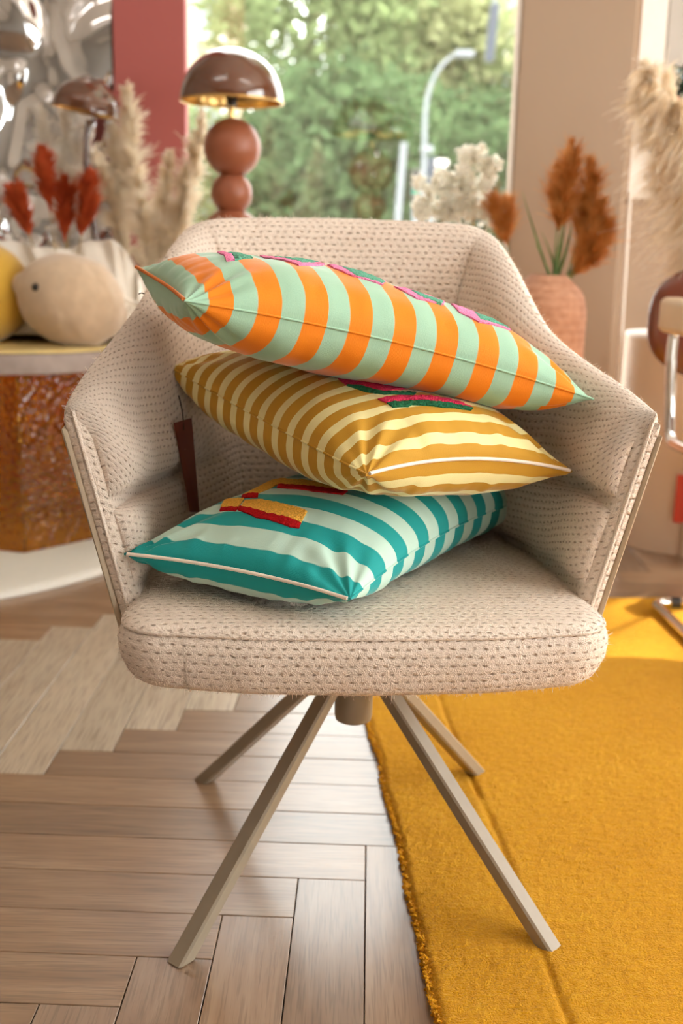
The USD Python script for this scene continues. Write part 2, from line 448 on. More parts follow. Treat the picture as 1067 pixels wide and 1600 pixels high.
#@@GEOMETRY@@
# ------------------------------------------------------------------ room shell
def wall(name, pieces, mat):
    p = structure(name)
    part('plaster', join(*[box(a, b) for a, b in pieces]), mat, p)
    return p
ZC, YB = 3.0, 3.75
wall('wall_left', [((-3.3, -3.2, 0), (-3.2, 4.0, ZC))], M['wall'])
wall('wall_right', [((3.2, -3.3, 0), (3.3, YB + .1, .5)), ((3.2, -3.3, 2.6), (3.3, YB + .1, ZC)), ((3.2, -3.3, .5), (3.3, -1.2, 2.6)), ((3.2, 2.5, .5), (3.3, YB + .1, 2.6))], M['wall'])
wall('wall_front', [((-3.3, -3.3, 0), (2.1, -3.2, ZC)), ((2.9, -3.3, 0), (3.2, -3.2, ZC)), ((2.1, -3.3, 2.3), (2.9, -3.2, ZC))], M['wall_dark'])  # out of view, nearly closed and darkened to hold down front light
wall('wall_back', [((-3.3, 3.9, 0), (-.6, 4.0, ZC)), ((.76, YB, 0), (1.72, YB + .1, ZC)), ((1.72, YB, 2.32), (3.0, YB + .1, ZC)), ((3.0, YB, 0), (3.3, YB + .1, ZC))], M['pillar_beige'])
part('ceiling', box((-3.3, -3.3, ZC), (3.3, 4.1, ZC + .1)), M['ceiling'])
tag(stage.GetPrimAtPath('/World/ceiling'), kind='structure')
for i, (x, y) in enumerate([(-1.1, -0.6), (1.1, -0.6), (-1.1, 1.4), (1.1, 1.4)]):
    t = thing('ceiling_lamp', 'added white ceiling panel out of view, fill light for the room, %s' % ('front left', 'front right', 'back left', 'back right')[i], 'lamp', (x, y, 2.94), 'added fill panels above the frame')
    part('frame', box((x - .6, y - .3, 2.945), (x + .6, y + .3, 3.0)), M['white_paint'], t)  # housing of the added fill light
# pillars either side of the window
def pillar(name, pxl, pxr, py, Y, dep, mat):
    a, b = at(pxl, py, Y)[0], at(pxr, py, Y)[0]
    p = structure(name)
    part('plaster', box((a, Y, 0), (b, Y + dep, ZC), .004), mat, p)
    return a, b
ra, rb = pillar('wall_pillar_rose', 176.5, 290, 110, 3.55, .06, M['pillar_red'])
ba, bb = pillar('wall_pillar_beige', 805, 982, 200, 3.25, .12, M['pillar_beige'])
# window between the pillars, slightly turned to the room
W0, W1 = np.array([rb - .16, 3.82]), np.array([ba + .04, 3.28])
wd = (W1 - W0) / np.linalg.norm(W1 - W0); wn = np.array([-wd[1], wd[0]])
def wbox(s0, s1, o0, o1, z0, z1):
    pts = [np.r_[W0 + wd * s + wn * o, z] for s in (s0, s1) for o in (o0, o1) for z in (z0, z1)]
    h = trimesh.convex.convex_hull(np.array(pts))
    return np.array(h.vertices), np.array(h.faces)
wl = np.linalg.norm(W1 - W0)
w = structure('window_1')
part('pane', wbox(0, wl, -.003, .003, .42, 2.75), M['pane_front'], w)
part('sill', wbox(-.05, wl + .05, -.12, .08, .36, .42), M['white_paint'], w)
part('plinth_wall', wbox(-.05, wl + .05, -.05, .08, 0, .36), M['wall'], w)
part('header', wbox(-.05, wl + .05, -.05, .08, 2.75, ZC), M['wall'], w)
w = structure('window_2')  # opening out of view, sized to let the sun patch onto the rug
part('pane', box((1.72, YB + .045, .06), (3.0, YB + .051, 2.32)), M['pane'], w)
part('frame', join(box((1.72, YB, 0), (3.0, YB + .1, .06)), box((2.36, YB + .02, .06), (2.41, YB + .08, 2.32)), box((1.72, YB + .02, .06), (1.76, YB + .08, 2.32))), M['grey_paint'], w)
part('frame_post', box((at(1045, 40, YB - .04)[0], YB - .04, 1.3), (at(1045, 40, YB - .04)[0] + .2, YB, ZC)), M['grey_paint'], w)
w = structure('window_3')  # out of view, placed to light the chair from the right
part('pane', box((3.245, -1.2, .5), (3.251, 2.5, 2.6)), M['pane'], w)
part('frame', join(*[box((3.22, y - .03, .5), (3.28, y + .03, 2.6)) for y in (-1.17, .65, 2.47)]), M['white_paint'], w)
w = structure('door_1')
part('pane', box((2.1, -3.253, .0), (2.9, -3.247, 2.3)), M['pane'], w)
part('door_frame', join(box((2.1, -3.28, 0), (2.16, -3.22, 2.3)), box((2.84, -3.28, 0), (2.9, -3.22, 2.3)), box((2.1, -3.28, 2.24), (2.9, -3.22, 2.3))), M['grey_paint'], w)
# white strip blind with its cord beside the beige pillar
a, b = at(1003, 20, 3.28), at(1043, 20, 3.28)
zb = at(990, 312, 3.28)[2]
t = thing('roller_blind', 'narrow white roller blind half drawn beside the beige pillar, upper right', 'blind', (a[0], 3.28, zb))
part('cloth', box((a[0], 3.275, zb), (b[0], 3.281, 2.9)), M['blind'], t)
part('bottom_bar', box((a[0] - .002, 3.27, zb - .012), (b[0] + .002, 3.286, zb + .004), .003), M['pillar_beige'], t)
part('roller', tube([(a[0] - .02, 3.29, 2.9), (b[0] + .02, 3.29, 2.9)], .03), M['white_paint'], t)
part('bracket', box((a[0] - .03, 3.26, 2.9), (b[0] + .03, 3.32, 3.0)), M['white_paint'], t)
c0, c1 = at(983.5, 315, 3.27), at(966, 590, 3.27)
d = (c1 - c0)
part('cord', tube([c0 - d * .05, c0, c1, c1 + d * .12], .0055, 8), M['white_paint'], t, label='thin white cord under the blind')

# ------------------------------------------------------------------ herringbone floor
fl = structure('floor')
part('subfloor', box((-3.3, -3.3, -.06), (3.3, 4.1, -.0165)), M['gap'], fl)
PW, PL, PYAW = .09277, .09277 * 8.69, .02133
X0, Y0 = .01597, 1.6556 - 3 * .09277
def unrot(x, y):
    c, s = math.cos(PYAW), math.sin(PYAW)          # plank frame -> world
    return np.array([x * c + y * s, -x * s + y * c])
def plank(cx, cy, sx, sy, mat):
    g, bv = .0007, .0007
    k = rng.normal(0, .0002)
    v, f = box((-sx / 2 + g, -sy / 2 + g, -.016), (sx / 2 - g, sy / 2 - g, k), bv)
    v = rot(v, np.zeros(3), -PYAW)
    o = unrot(cx, cy)
    return v + np.array([o[0], o[1], 0]), f
np_ = 0
far = []
for m in range(-4, 5):
    for k in range(-60, 60):
        for kind in (0, 1):
            if kind == 0:                                # across
                cx, cy = X0 + k * PW - PL / 2 + m * PL, Y0 + (k + .5) * PW - m * PL
                sx, sy = PL, PW
            else:
                cx, cy = X0 + (k - .5) * PW + m * PL, Y0 + k * PW - PL / 2 - m * PL
                sx, sy = PW, PL
            o = unrot(cx, cy)
            if not (-3.25 < o[0] < 3.25 and -3.2 < o[1] < 3.9):
                continue
            pp = proj(np.array([o[0], o[1], 0]))[0]
            near = .75 < o[1] < 3.5 and abs(o[0]) < .30 * o[1] + .55
            pale = kind == 1 and m == -1 and o[0] < 0 and o[1] > 1.75  # planks that get the painted window gloss
            mat = 'oak_x' if kind == 0 else 'oak_painted_sheen' if pale else 'oak_y'
            ms = plank(cx, cy, sx, sy, mat)
            if near:
                part('plank', ms, M[mat], fl); np_ += 1
            else:
                far.append((mat, ms))
for mat in ('oak_x', 'oak_y', 'oak_painted_sheen'):
    q = [x for k, x in far if k == mat]
    if q:
        part('far_planks', join(*q), M[mat], fl, kind='stuff')

# ------------------------------------------------------------------ rugs
RA, RB = np.array([.125, 1.069]), np.array([.061, 1.865])
rd = (RB - RA) / np.linalg.norm(RB - RA); rn = np.array([rd[1], -rd[0]])
def rug_z(x, y):
    s = (x - RA[0]) * rd[0] + (y - RA[1]) * rd[1]
    t = (x - RA[0]) * rn[0] + (y - RA[1]) * rn[1]
    return s, t
t = thing('rug', 'mustard yellow wool rug covering the floor under the right legs of the armchair', 'rug', (.9, 1.5, 0))
LEN0, LEN1, WID = -.75, 1.545, 2.1
def rug_surface(s, u):
    """s along the left edge, u in from it; returns world points of the pile's top."""
    wob = .006 * (meshkit.fbm(np.stack([s * 9, u * 0, u * 0], -1), 3, 3) - .5) * 2
    x = RA[0] + rd[0] * s + rn[0] * (u + wob * np.exp(-u / .03))
    y = RA[1] + rd[1] * s + rn[1] * (u + wob * np.exp(-u / .03))
    edge = np.minimum(np.minimum(u, WID - u), np.minimum(s - LEN0, LEN1 - s))
    h = .015 * np.sqrt(np.clip(1 - (1 - np.clip(edge / .012, 0, 1)) ** 2, 0, 1))
    grv = u - .145 + .012 * (meshkit.noise(np.stack([s * 5, s * 0, s * 0], -1), 5) - .5)
    h = h - .0035 * np.exp(-(grv / .0045) ** 2) * (.5 + meshkit.noise(np.stack([s * 20, s * 0, s * 0], -1), 9))
    pile = meshkit.fbm(np.stack([x * 170, y * 170, x * 0], -1), 2, 11) - .5
    pile2 = meshkit.fbm(np.stack([x * 14, y * 14, x * 0], -1), 2, 12) - .5
    h = h + np.clip(edge / .006, 0, 1) * (.0030 * pile + .002 * pile2)
    return np.stack([x, y, np.maximum(h, .0008)], -1)
ss = np.concatenate([np.linspace(LEN0, -.15, 40), np.linspace(-.146, 1.0, 330), np.linspace(1.005, LEN1, 110)])
uu = np.concatenate([np.linspace(0, .016, 9), np.linspace(.019, .62, 190), np.linspace(.63, 1.1, 60), np.linspace(1.13, WID, 24)])
S, U = np.meshgrid(ss, uu, indexing='ij')
v, f = grid(rug_surface(S, U))
part('pile', (v, f[:, ::-1]), M['rug'], t, smooth=True)
# the bound edge: tufts standing out along the left edge
st, wd_ = [], []
for i in range(2600):
    s = rng.uniform(-.2, LEN1); u = rng.uniform(-.001, .006)
    p = rug_surface(np.array(s), np.array(max(u, 0.0)))
    d = np.r_[-rn * rng.uniform(.001, .006) + rd * rng.normal(0, .003), rng.uniform(-.003, .005)]
    z = rng.uniform(.002, .012)
    p = np.array([p[0], p[1], z])
    st.append(np.array([p, p + d * .5, p + d])); wd_.append(np.array([.0028, .003, .0018]))
curves('edge_tufts', st, wd_, M['rug'], t, kind='stuff')

t = thing('rug', 'round off-white wool rug under the amber side table at the left', 'rug', (-1.32, 3.2, 0))
a = np.linspace(0, 2 * PI, 240, endpoint=False)
rr = np.array([0, .2, .4, .55, .66, .72, .76, .785, .80, .808, .812, .81])
zz = np.array([.022, .022, .022, .022, .022, .022, .022, .021, .018, .012, .005, .0005])
P = np.stack([-1.32 + rr[:, None] * np.cos(a), 3.2 + rr[:, None] * np.sin(a), np.repeat(zz[:, None], 240, 1)], -1)
P[..., 2] += .003 * (meshkit.fbm(P * 40, 3, 4) - .5) * (zz > .01)[:, None]
v, f = grid(P, closed_v=True)
part('pile', (v, f), M['white_rug'], t, smooth=True)

# ------------------------------------------------------------------ armchair
CB = np.array([.029, 1.446, 0.0]); CS = CB + [-.016, 0, 0]; CYAW = math.radians(4.0); BYAW = math.radians(5.9)
def cw(p):
    return rot(np.asarray(p, float), np.zeros(3), CYAW) + CS
chair = thing('swivel_armchair', 'cream waffle-weave upholstered swivel armchair with taupe four-legged metal base', 'armchair', CB)
uk = [-1, -.8, -.55, -.36, -.275, -.17, 0, .17, .275, .36, .55, .8, 1]
T = np.array([(-.345, -.205, .667), (-.339, -.130, .688), (-.290, .05, .768), (-.255, .205, .848), (-.240, .254, .868), (-.196, .295, .881)])
B = np.array([(-.272, -.205, .372), (-.270, -.10, .352), (-.262, .06, .33), (-.214, .17, .34), (-.190, .21, .34), (-.140, .235, .34)])
mir = np.array([-1, 1, 1])
TR_ = T.copy(); TR_[1:5] += [(.004, 0, -.004), (.016, 0, -.022), (.010, 0, -.008), (.006, 0, -.004)]
TT = np.vstack([T, [(0, .318, .887)], TR_[::-1] * mir]); BB = np.vstack([B, [(0, .25, .34)], B[::-1] * mir])
ft, fb = PchipInterpolator(uk, TT), CubicSpline(uk, BB)
def shell(u, v):
    """Outer surface of the shell; v = 0 bottom, 1 rim."""
    p, q = fb(u), ft(u)
    w_ = v[..., None]
    r = p * (1 - w_) + q * w_
    return r
def shell_n(u, v, e=1e-3):
    du = shell(np.clip(u + e, -1, 1), v) - shell(np.clip(u - e, -1, 1), v)
    dv = shell(u, v + e) - shell(u, v - e)
    n = np.cross(du, dv); n /= np.linalg.norm(n, axis=-1, keepdims=True)
    return n                                             # points inwards (checked below)
def clus(n, a=0.0, b=1.0, p=.5):
    t = np.linspace(0, 1, n); c = (1 - np.cos(PI * t)) / 2
    return a + (b - a) * (p * c + (1 - p) * t)
_un = np.linspace(-1, 1, 400)
_arc = np.r_[0, np.cumsum(np.linalg.norm(np.diff(shell(_un, np.full(400, .6)), axis=0), axis=1))]; _arc -= _arc[-1] / 2
ARC = lambda u: np.interp(u, _un, _arc)
HGT = lambda u, v: v * np.linalg.norm(ft(u) - fb(u), axis=-1)
def edge_round(d, r):
    k = np.clip(d / r, 0, 1)
    return np.sqrt(np.clip(1 - (1 - k) ** 2, 0, 1))
def layer(o0, o1, u0, u1, v0, v1, r, nu=161, nv=70, shape=None):
    """A closed cushion-like slab between offsets o0 (outer) and o1 (inner, may be a function) of the shell, its border rounded with radius r."""
    U, V = np.meshgrid(clus(nu, u0, u1, .75), clus(nv, 0, 1, .8), indexing='ij')
    vv = v0(U) if callable(v0) else v0
    V = vv + (v1 - vv) * V
    s = shell(U, V); n = shell_n(U, V)
    du = np.minimum(ARC(U) - ARC(u0), ARC(u1) - ARC(U))
    h = np.linalg.norm(ft(U) - fb(U), axis=-1)
    dv0, dv1 = (V - vv) * h, (v1 - V) * h
    e = edge_round(du, r) * edge_round(dv1, r) * edge_round(dv0, r)
    o0 = o0(U, V) if callable(o0) else o0
    mid = o0 + .35 * ((o1(U, V) if callable(o1) else o1) - o0)
    inn = (o1(U, V) if callable(o1) else o1)
    A = s + n * (mid + (o0 - mid) * e)[..., None]
    C = s + n * (mid + (inn - mid) * e)[..., None]
    uv = np.stack([ARC(U), HGT(U, V)], -1)
    if shape is not None:
        C = shape(U, V, C)
    ci = nu // 2
    au = np.r_['0,2,1', np.zeros((1, nv)), np.cumsum(np.linalg.norm(np.diff(C, axis=0), axis=-1), 0)]
    av = np.hstack([np.zeros((nu, 1)), np.cumsum(np.linalg.norm(np.diff(C, axis=1), axis=-1), 1)])
    uvc = np.stack([au - au[ci], av + (vv * h if np.ndim(vv) else 0)], -1)
    va, fa = grid(A); vc, fc = grid(C)
    return (np.vstack([cw(va), cw(vc)]), np.vstack([fa, fc[:, ::-1] + len(va)])), np.vstack([uv.reshape(-1, 2), uvc.reshape(-1, 2)])
def smst(x, a, b):
    t = np.clip((x - a) / (b - a), 0, 1); return t * t * (3 - 2 * t)
# thin outer shell, fabric cover of the shell, then the thick inner pad
ms, uv = layer(-.002, .006, -1, 1, 0.0, .93, .006)
part('outer_shell', ms, M['taupe_shell'], chair, smooth=True, uv=uv, label='smooth taupe outer shell of the armchair')
ms, uv = layer(.002, lambda U, V: .030 - .012 * smst(V, .88, .97), -.998, .998, 0.0, .972, .014)
part('shell_cover', ms, M['weave'], chair, smooth=True, uv=uv)
def smst(x, a, b):
    t = np.clip((x - a) / (b - a), 0, 1); return t * t * (3 - 2 * t)
def pad_inner(U, V):
    z = shell(U, V)[..., 2]
    arm = smst(np.abs(U), .36, .62)
    o = .046 + .024 * (1 - arm)
    zc = .556 + .012 * np.sin(U * 3)
    d = z - zc
    crease = np.exp(-(d / .009) ** 2)
    o = o - arm * .030 * crease
    o = o + arm * .015 * np.exp(-((d - .045) / .035) ** 2) + arm * .008 * np.exp(-((d + .05) / .035) ** 2)
    seam = np.exp(-((np.abs(U) - .25) / .012) ** 2)
    o = o - .006 * seam * smst(z, .56, .64)
    o = o - .010 * np.exp(-((np.abs(U) - .66) / .035) ** 2) * smst(z, .56, .60) * (1 - smst(z, .66, .72)) * .7
    o = o + .006 * (meshkit.fbm(np.stack([ARC(U) * 7, z * 9, U * 0], -1), 3, 21) - .5)
    return o * (1 - .30 * (1 - arm) * smst(V, .80, 1.0))
def vbot(U):
    z0 = .458
    return np.clip((z0 - fb(U)[..., 2]) / (ft(U)[..., 2] - fb(U)[..., 2]), 0, 1)
ms, uv = layer(lambda U, V: .020 - .024 * smst(V, .86, .95), pad_inner, -.975, .975, vbot, 1.004, .032, 321, 150)
PADV = ms[0]
part('back_and_arm_pad', ms, M['weave'], chair, smooth=True, uv=uv)
# piping line along the front edges of both arms
for sgn in (-1, 1):
    V = np.linspace(.03, .985, 60); U = np.full(60, sgn * .9965)
    p = shell(U, V) + shell_n(U, V) * .017
    v, f = tube(cw(p), .0026, 8)
    uvp = np.stack([np.repeat(np.linspace(0, .3, 60), 8), np.tile(np.arange(8) * .002, 60)], 1)
    uvp = np.vstack([uvp, uvp[:1], uvp[-1:]])
    part('piping', (v, f), M['weave'], chair, smooth=True, uv=uvp)
# seat: crowned top panel and a border sewn to it
def seat_plan(a):
    """Rounded outline, arclength-ordered from back middle round the left, front, right."""
    pts = [(0, .20), (-.20, .20), (-.238, .06), (-.262, -.10), (-.273, -.298), (-.13, -.318), (0, -.322), (.13, -.318), (.273, -.298), (.262, -.10), (.238, .06), (.20, .20)]
    pg = sg.Polygon(pts).buffer(-.05).buffer(.05, quad_segs=16)
    ring = np.array(pg.exterior.coords)[::-1][:-1] if pg.exterior.is_ccw else np.array(pg.exterior.coords)[:-1]
    i = np.argmin(np.hypot(ring[:, 0], ring[:, 1] - .2)); ring = np.roll(ring, -i, 0)
    ls = sg.LinearRing(ring)
    return np.array([ls.interpolate(x, normalized=True).coords[0] for x in a])
na = 360
ring = seat_plan(np.linspace(0, 1, na, endpoint=False))
cen = np.array([0, -.06])
tan = np.roll(ring, -1, 0) - np.roll(ring, 1, 0); nrm2 = np.stack([tan[:, 1], -tan[:, 0]], 1); nrm2 /= np.linalg.norm(nrm2, axis=1, keepdims=True)
nrm2 *= np.sign(((ring - cen) * nrm2).sum(1))[:, None]
arc2 = np.r_[0, np.cumsum(np.linalg.norm(np.diff(ring, axis=0), axis=1))]; fi = int(np.argmin(np.abs(ring[:, 0]) + (ring[:, 1] > 0) * 9)); arc2 -= arc2[fi]
ZS = .443                                                # the seam's height
def seat_top_z(x, y):
    return None
# border: (outset from the seam ring, z)
prof = [(-.030, .3705), (-.018, .3712), (-.006, .374), (.003, .381), (.0075, .392), (.0095, .405), (.0095, .418), (.007, .430), (.002, .4385), (-.0015, .4425)]
prof = np.array(prof)
prf = CubicSpline(np.linspace(0, 1, len(prof)), prof)(np.linspace(0, 1, 40))
crv = np.where(ring[:, 1] < -.2, 1, 0)
Pb = np.stack([ring[None, :, 0] + nrm2[None, :, 0] * prf[:, :1], ring[None, :, 1] + nrm2[None, :, 1] * prf[:, :1], np.repeat(prf[:, 1:], na, 1)], -1)
taper = (Pb[..., 2] - ZS) * .16
Pb[..., 0] += np.where(np.abs(Pb[..., 0]) > .2, np.sign(Pb[..., 0]) * taper * .9, 0)
Pb[..., 1] += np.where(Pb[..., 1] < -.25, -taper * .4, 0)
Pb[..., 2] += .004 * (Pb[..., 0] / .27) ** 2 * (Pb[..., 2] < .40)
parc = np.r_[0, np.cumsum(np.linalg.norm(np.diff(prf, axis=0), axis=1))]
uvb = np.stack([np.repeat(arc2[None], 40, 0), np.repeat(parc[:, None], na, 1)], -1)
v, f = grid(cw(Pb), closed_v=True)
part('seat_border', (v, f), M['weave'], chair, smooth=True, uv=uvb.reshape(-1, 2))
rad = np.concatenate([np.linspace(0, .8, 40), np.linspace(.815, 1, 30)])
ins = (1 - rad)
Pt = cen + (ring[None] - cen) * rad[:, None, None]
dist = ins[:, None] * np.linalg.norm(ring - cen, axis=1)[None] * .8
zt = ZS - .0005 + (.004) * edge_round(dist, .14) + .008 * edge_round(dist, .022)
zt = zt + .004 * (meshkit.fbm(np.stack([Pt[..., 0] * 9, Pt[..., 1] * 9, Pt[..., 0] * 0], -1), 3, 31) - .5) * edge_round(dist, .05)
P3 = np.concatenate([Pt, zt[..., None]], -1)
v, f = grid(cw(P3), closed_v=True)
part('seat_top', (v, f), M['weave'], chair, smooth=True, uv=P3[..., :2].reshape(-1, 2))
SEAT_TOP = ZS + .0115
lp = np.vstack([ring, ring[:1]])
pp = cw(np.c_[lp + np.vstack([nrm2, nrm2[:1]]) * -.0005, np.full(len(lp), ZS)])
v, f = tube(pp, .0028, 8)
uvp = np.stack([np.repeat(np.r_[arc2, arc2[-1] + .003], 8), np.tile(np.arange(8) * .0022, len(lp))], 1)
part('seat_seam', (v, f), M['weave'], chair, smooth=True, uv=np.vstack([uvp, uvp[:1], uvp[-1:]]))
under = sg.Polygon(ring).buffer(-.06)
um = trimesh.creation.extrude_polygon(under, .03, engine='earcut'); um.apply_translation([0, 0, .366])
part('seat_pan', (cw(um.vertices), um.faces), M['taupe_shell'], chair)
# base: hub and four flat tapering legs cut off level with the floor
prof = [(0, .216), (.019, .216), (.0245, .219), (.026, .226), (.026, .30), (.032, .305), (.032, .368), (0, .368)]
part('hub', lathe(prof, (CB[0] - .006, CB[1] - .02, 0)), M['taupe'], chair, smooth=35)
def leg(foot, z0, wt=.0125, wr=.0095):
    foot = np.array([foot[0], foot[1], z0])
    c = np.array([CB[0] - .004, CB[1] - .01, 0])
    rad_ = foot[:2] - c[:2]; L = np.linalg.norm(rad_); rad_ /= L
    top = np.r_[c[:2] + rad_ * .012, .315]
    ax = top - foot; ax /= np.linalg.norm(ax)
    tg = np.array([-rad_[1], rad_[0], 0]); nz = np.cross(tg, ax)
    pts = []
    for q, s in ((foot, 1.0), (top, .92)):
        for sx in (-1, 1):
            for sy in (-1, 1):
                for bx, by in ((1, .72), (.78, 1)):
                    p = q + tg * sx * wt * s * bx + nz * sy * wr * s * by
                    if q is foot:
                        p = p + ax * ((z0 - p[2]) / ax[2])
                    pts.append(p)
    h = trimesh.convex.convex_hull(np.array(pts))
    return np.array(h.vertices), np.array(h.faces)
for px, py, z0, oz in ((283, 1499, .0015, 0), (856, 1477, .013, 0), (320, 1218, .0015, 0), (743, 1206, .013, 0)):
    ft_ = atz(px, py, z0)
    part('leg', leg(ft_, z0), M['taupe'], chair, smooth=20)

# ------------------------------------------------------------------ cushions
class Cushion:
    """A stuffed pillow given by its seam's corners: A-B is the short zip edge, B-C a long edge."""
    def __init__(self, A, B, C, up, down, seed, kx=.030, ky=.05, sag=0.0, px=3.0, pt=.47, wr=.6, al=0.0, az=0.0):
        A, B, C = map(lambda q: np.asarray(q, float), (A, B, C))
        D = A + C - B
        self.o = (A + B + C + D) / 4
        self.ex, self.ey = C - B, A - B
        n = np.cross(self.ex, self.ey); n /= np.linalg.norm(n)
        self.n = n if n[2] > 0 else -n
        self.a, self.b = np.linalg.norm(self.ex), np.linalg.norm(self.ey)
        self.up, self.down, self.seed, self.kx, self.ky, self.sag, self.px, self.pt, self.wr = up, down, seed, kx, ky, sag, px, pt, wr
        self.al, self.az = al, az
    def flat(self, s, t):
        x = .5 * s * (1 - self.kx * (1 - t ** 2))
        y = .5 * t * (1 - self.ky * (1 - s ** 2))
        arch = self.al * (1 - s ** 2) * (1 - t) / 2 + self.az * (1 - t ** 2) * (1 - s) / 2
        return self.o + x[..., None] * self.ex + y[..., None] * self.ey + np.asarray(arch)[..., None] * self.n
    def height(self, s, t):
        es, et = 1 - np.abs(s) ** self.px, 1 - np.abs(t) ** 2.6
        h = (np.clip(es, 0, 1) * np.clip(et, 0, 1)) ** self.pt
        ds, dt = (1 - np.abs(s)) * self.a / 2, (1 - np.abs(t)) * self.b / 2
        dc = np.hypot(ds, dt)
        h = h * (1 - .75 * np.exp(-(dc / .045) ** 1.5))
        k = self.seed * 13.7
        z = np.zeros_like(s)
        # gathers running in from the seams
        g1 = meshkit.noise(np.stack([t * self.b * 38 + k, np.sign(s) * 3 + z, z], -1), self.seed) - .5
        g2 = meshkit.noise(np.stack([s * self.a * 34 + k, np.sign(t) * 5 + z + 20, z], -1), self.seed + 1) - .5
        d = np.minimum(ds, dt)
        w_ = g1 * np.exp(-ds / .028) * (1 - np.exp(-ds / .006)) * .013 + g2 * np.exp(-dt / .024) * (1 - np.exp(-dt / .006)) * .009
        # folds radiating from the corners
        dc = np.hypot(ds, dt)
        ang = np.arctan2(dt, ds)
        w_ = w_ + .0055 * np.sin(ang * 13 + k + 2 * np.sign(s) + np.sign(t)) * np.exp(-(dc - .05) ** 2 / .0016) * np.sin(2 * ang)
        broad = meshkit.fbm(np.stack([s * 2.2 + k, t * 1.6, z], -1), 3, self.seed + 2) - .5
        if not hasattr(self, 'side') or self.side > 0:
            return h, w_ * self.wr + broad * .012 * h
        return h ** .72, w_ * self.wr + broad * .012 * h
    def point(self, s, t, side):
        self.side = side
        h, w_ = self.height(s, t)
        T = self.up if side > 0 else self.down
        p = self.flat(s, t) + (side * (h * T + w_))[..., None] * self.n
        return p
    def sheets(self, n=150):
        c = np.linspace(-1, 1, n)
        c = np.sign(c) * (1 - (1 - np.abs(c)) ** 1.45)
        c2 = np.linspace(-1, 1, int(n * .72)); c2 = np.sign(c2) * (1 - (1 - np.abs(c2)) ** 1.45)
        S, Tt = np.meshgrid(c, c2, indexing='ij')
        self.S, self.T = S, Tt
        self.top, self.bot = self.point(S, Tt, 1), self.point(S, Tt, -1)
        wr, self.wr = self.wr, 0.0
        self.top0, self.bot0 = self.point(S, Tt, 1), self.point(S, Tt, -1)
        self.wr = wr
def field(P, res=.004):
    """Sheet sampled as a height field z(x, y)."""
    x0, y0 = P[..., 0].min(), P[..., 1].min()
    gx, gy = np.arange(x0, P[..., 0].max(), res), np.arange(y0, P[..., 1].max(), res)
    X, Y = np.meshgrid(gx, gy, indexing='ij')
    Z = griddata(P[..., :2].reshape(-1, 2), P[..., 2].ravel(), (X, Y), method='linear')
    return RegularGridInterpolator((gx, gy), Z, bounds_error=False, fill_value=np.nan)
def press(lower, upper, share=.55):
    """Where two stuffed things overlap, both give way to a common contact surface."""
    fl_, fu = field(lower.top), field(upper.bot)
    for sheet, sgn in ((lower.top, -1), (upper.bot, 1)):
        q = sheet[..., :2]
        zt, zb = fl_(q), fu(q)
        zc = share * zt + (1 - share) * zb
        m = np.isfinite(zc) & (zt > zb)
        if sgn < 0:
            sheet[..., 2] = np.where(m, np.minimum(sheet[..., 2], zc - .0012), sheet[..., 2])
        else:
            sheet[..., 2] = np.where(m, np.maximum(sheet[..., 2], zc + .0012), sheet[..., 2])
    # the other sheets must not poke through the pressed ones
    lower.bot[..., 2] = np.minimum(lower.bot[..., 2], lower.top[..., 2]); upper.top[..., 2] = np.maximum(upper.top[..., 2], upper.bot[..., 2])
teal = Cushion(at(195, 866, 1.22), at(547, 936, 1.12), at(836, 780, 1.575), .058, .058, 3, kx=.035, al=.016, az=.003)
must = Cushion(at(893, 737, 1.325), at(573, 742, 1.155), at(256, 568, 1.49), .060, .072, 5, kx=.06, ky=.012, az=.012, al=-.003)
oran = Cushion(at(212, 419, 1.44), at(288, 470, 1.155), at(927, 624, 1.325), .062, .062, 9, ky=.09, wr=.5, al=.009)
for c in (teal, must, oran):
    c.sheets()
zs = SEAT_TOP - .017
teal.bot[..., 2] = np.maximum(teal.bot[..., 2], zs)
teal.top[..., 2] = np.maximum(teal.top[..., 2], zs + .0005)
press(teal, must, .25); press(must, oran, .35)
# the seat gives way under the lowest cushion
sp_ = stage.GetPrimAtPath(chair + '/seat_top'); sm_ = UsdGeom.Mesh(sp_)
sv = np.array(sm_.GetPointsAttr().Get(), float) + CB; sf_ = np.array(sm_.GetFaceVertexIndicesAttr().Get()).reshape(-1, 3)
from scipy.ndimage import minimum_filter
fb2 = field(teal.bot)
zb_ = fb2(sv[:, :2]); k_ = np.isfinite(zb_) & (zb_ - .0012 < sv[:, 2])
sv[:, 2] = np.where(k_, zb_ - .0012, sv[:, 2])
from scipy.spatial import cKDTree
sunk = cKDTree(sv[k_][:, :2]); dk, _ = sunk.query(sv[:, :2])
sv[:, 2] -= np.where(k_, 0, .007 * np.exp(-(dk / .018) ** 2) * (dk < .05))
_, _, nn_ = meshkit.arrays((sv, sf_), True)
sm_.GetPointsAttr().Set(Vt.Vec3fArray.FromNumpy((sv - CB).astype(np.float32))); sm_.GetNormalsAttr().Set(Vt.Vec3fArray.FromNumpy(nn_.astype(np.float32)))
def onsurf(c, s, t, lift=0.0):
    """Point on the pressed top sheet with its normal offset."""
    gs, gt = c.S[:, 0], c.T[0]
    I = RegularGridInterpolator((gs, gt), c.top, bounds_error=False, fill_value=None)
    q = np.stack([s, t], -1); p = I(q)
    e = 1e-2
    n = np.cross(I(q + [e, 0]) - I(q - [e, 0]), I(q + [0, e]) - I(q - [0, e]))
    n /= np.linalg.norm(n, axis=-1, keepdims=True)
    n *= np.sign((n @ c.n))[..., None]
    return p + n * np.asarray(lift)[..., None]
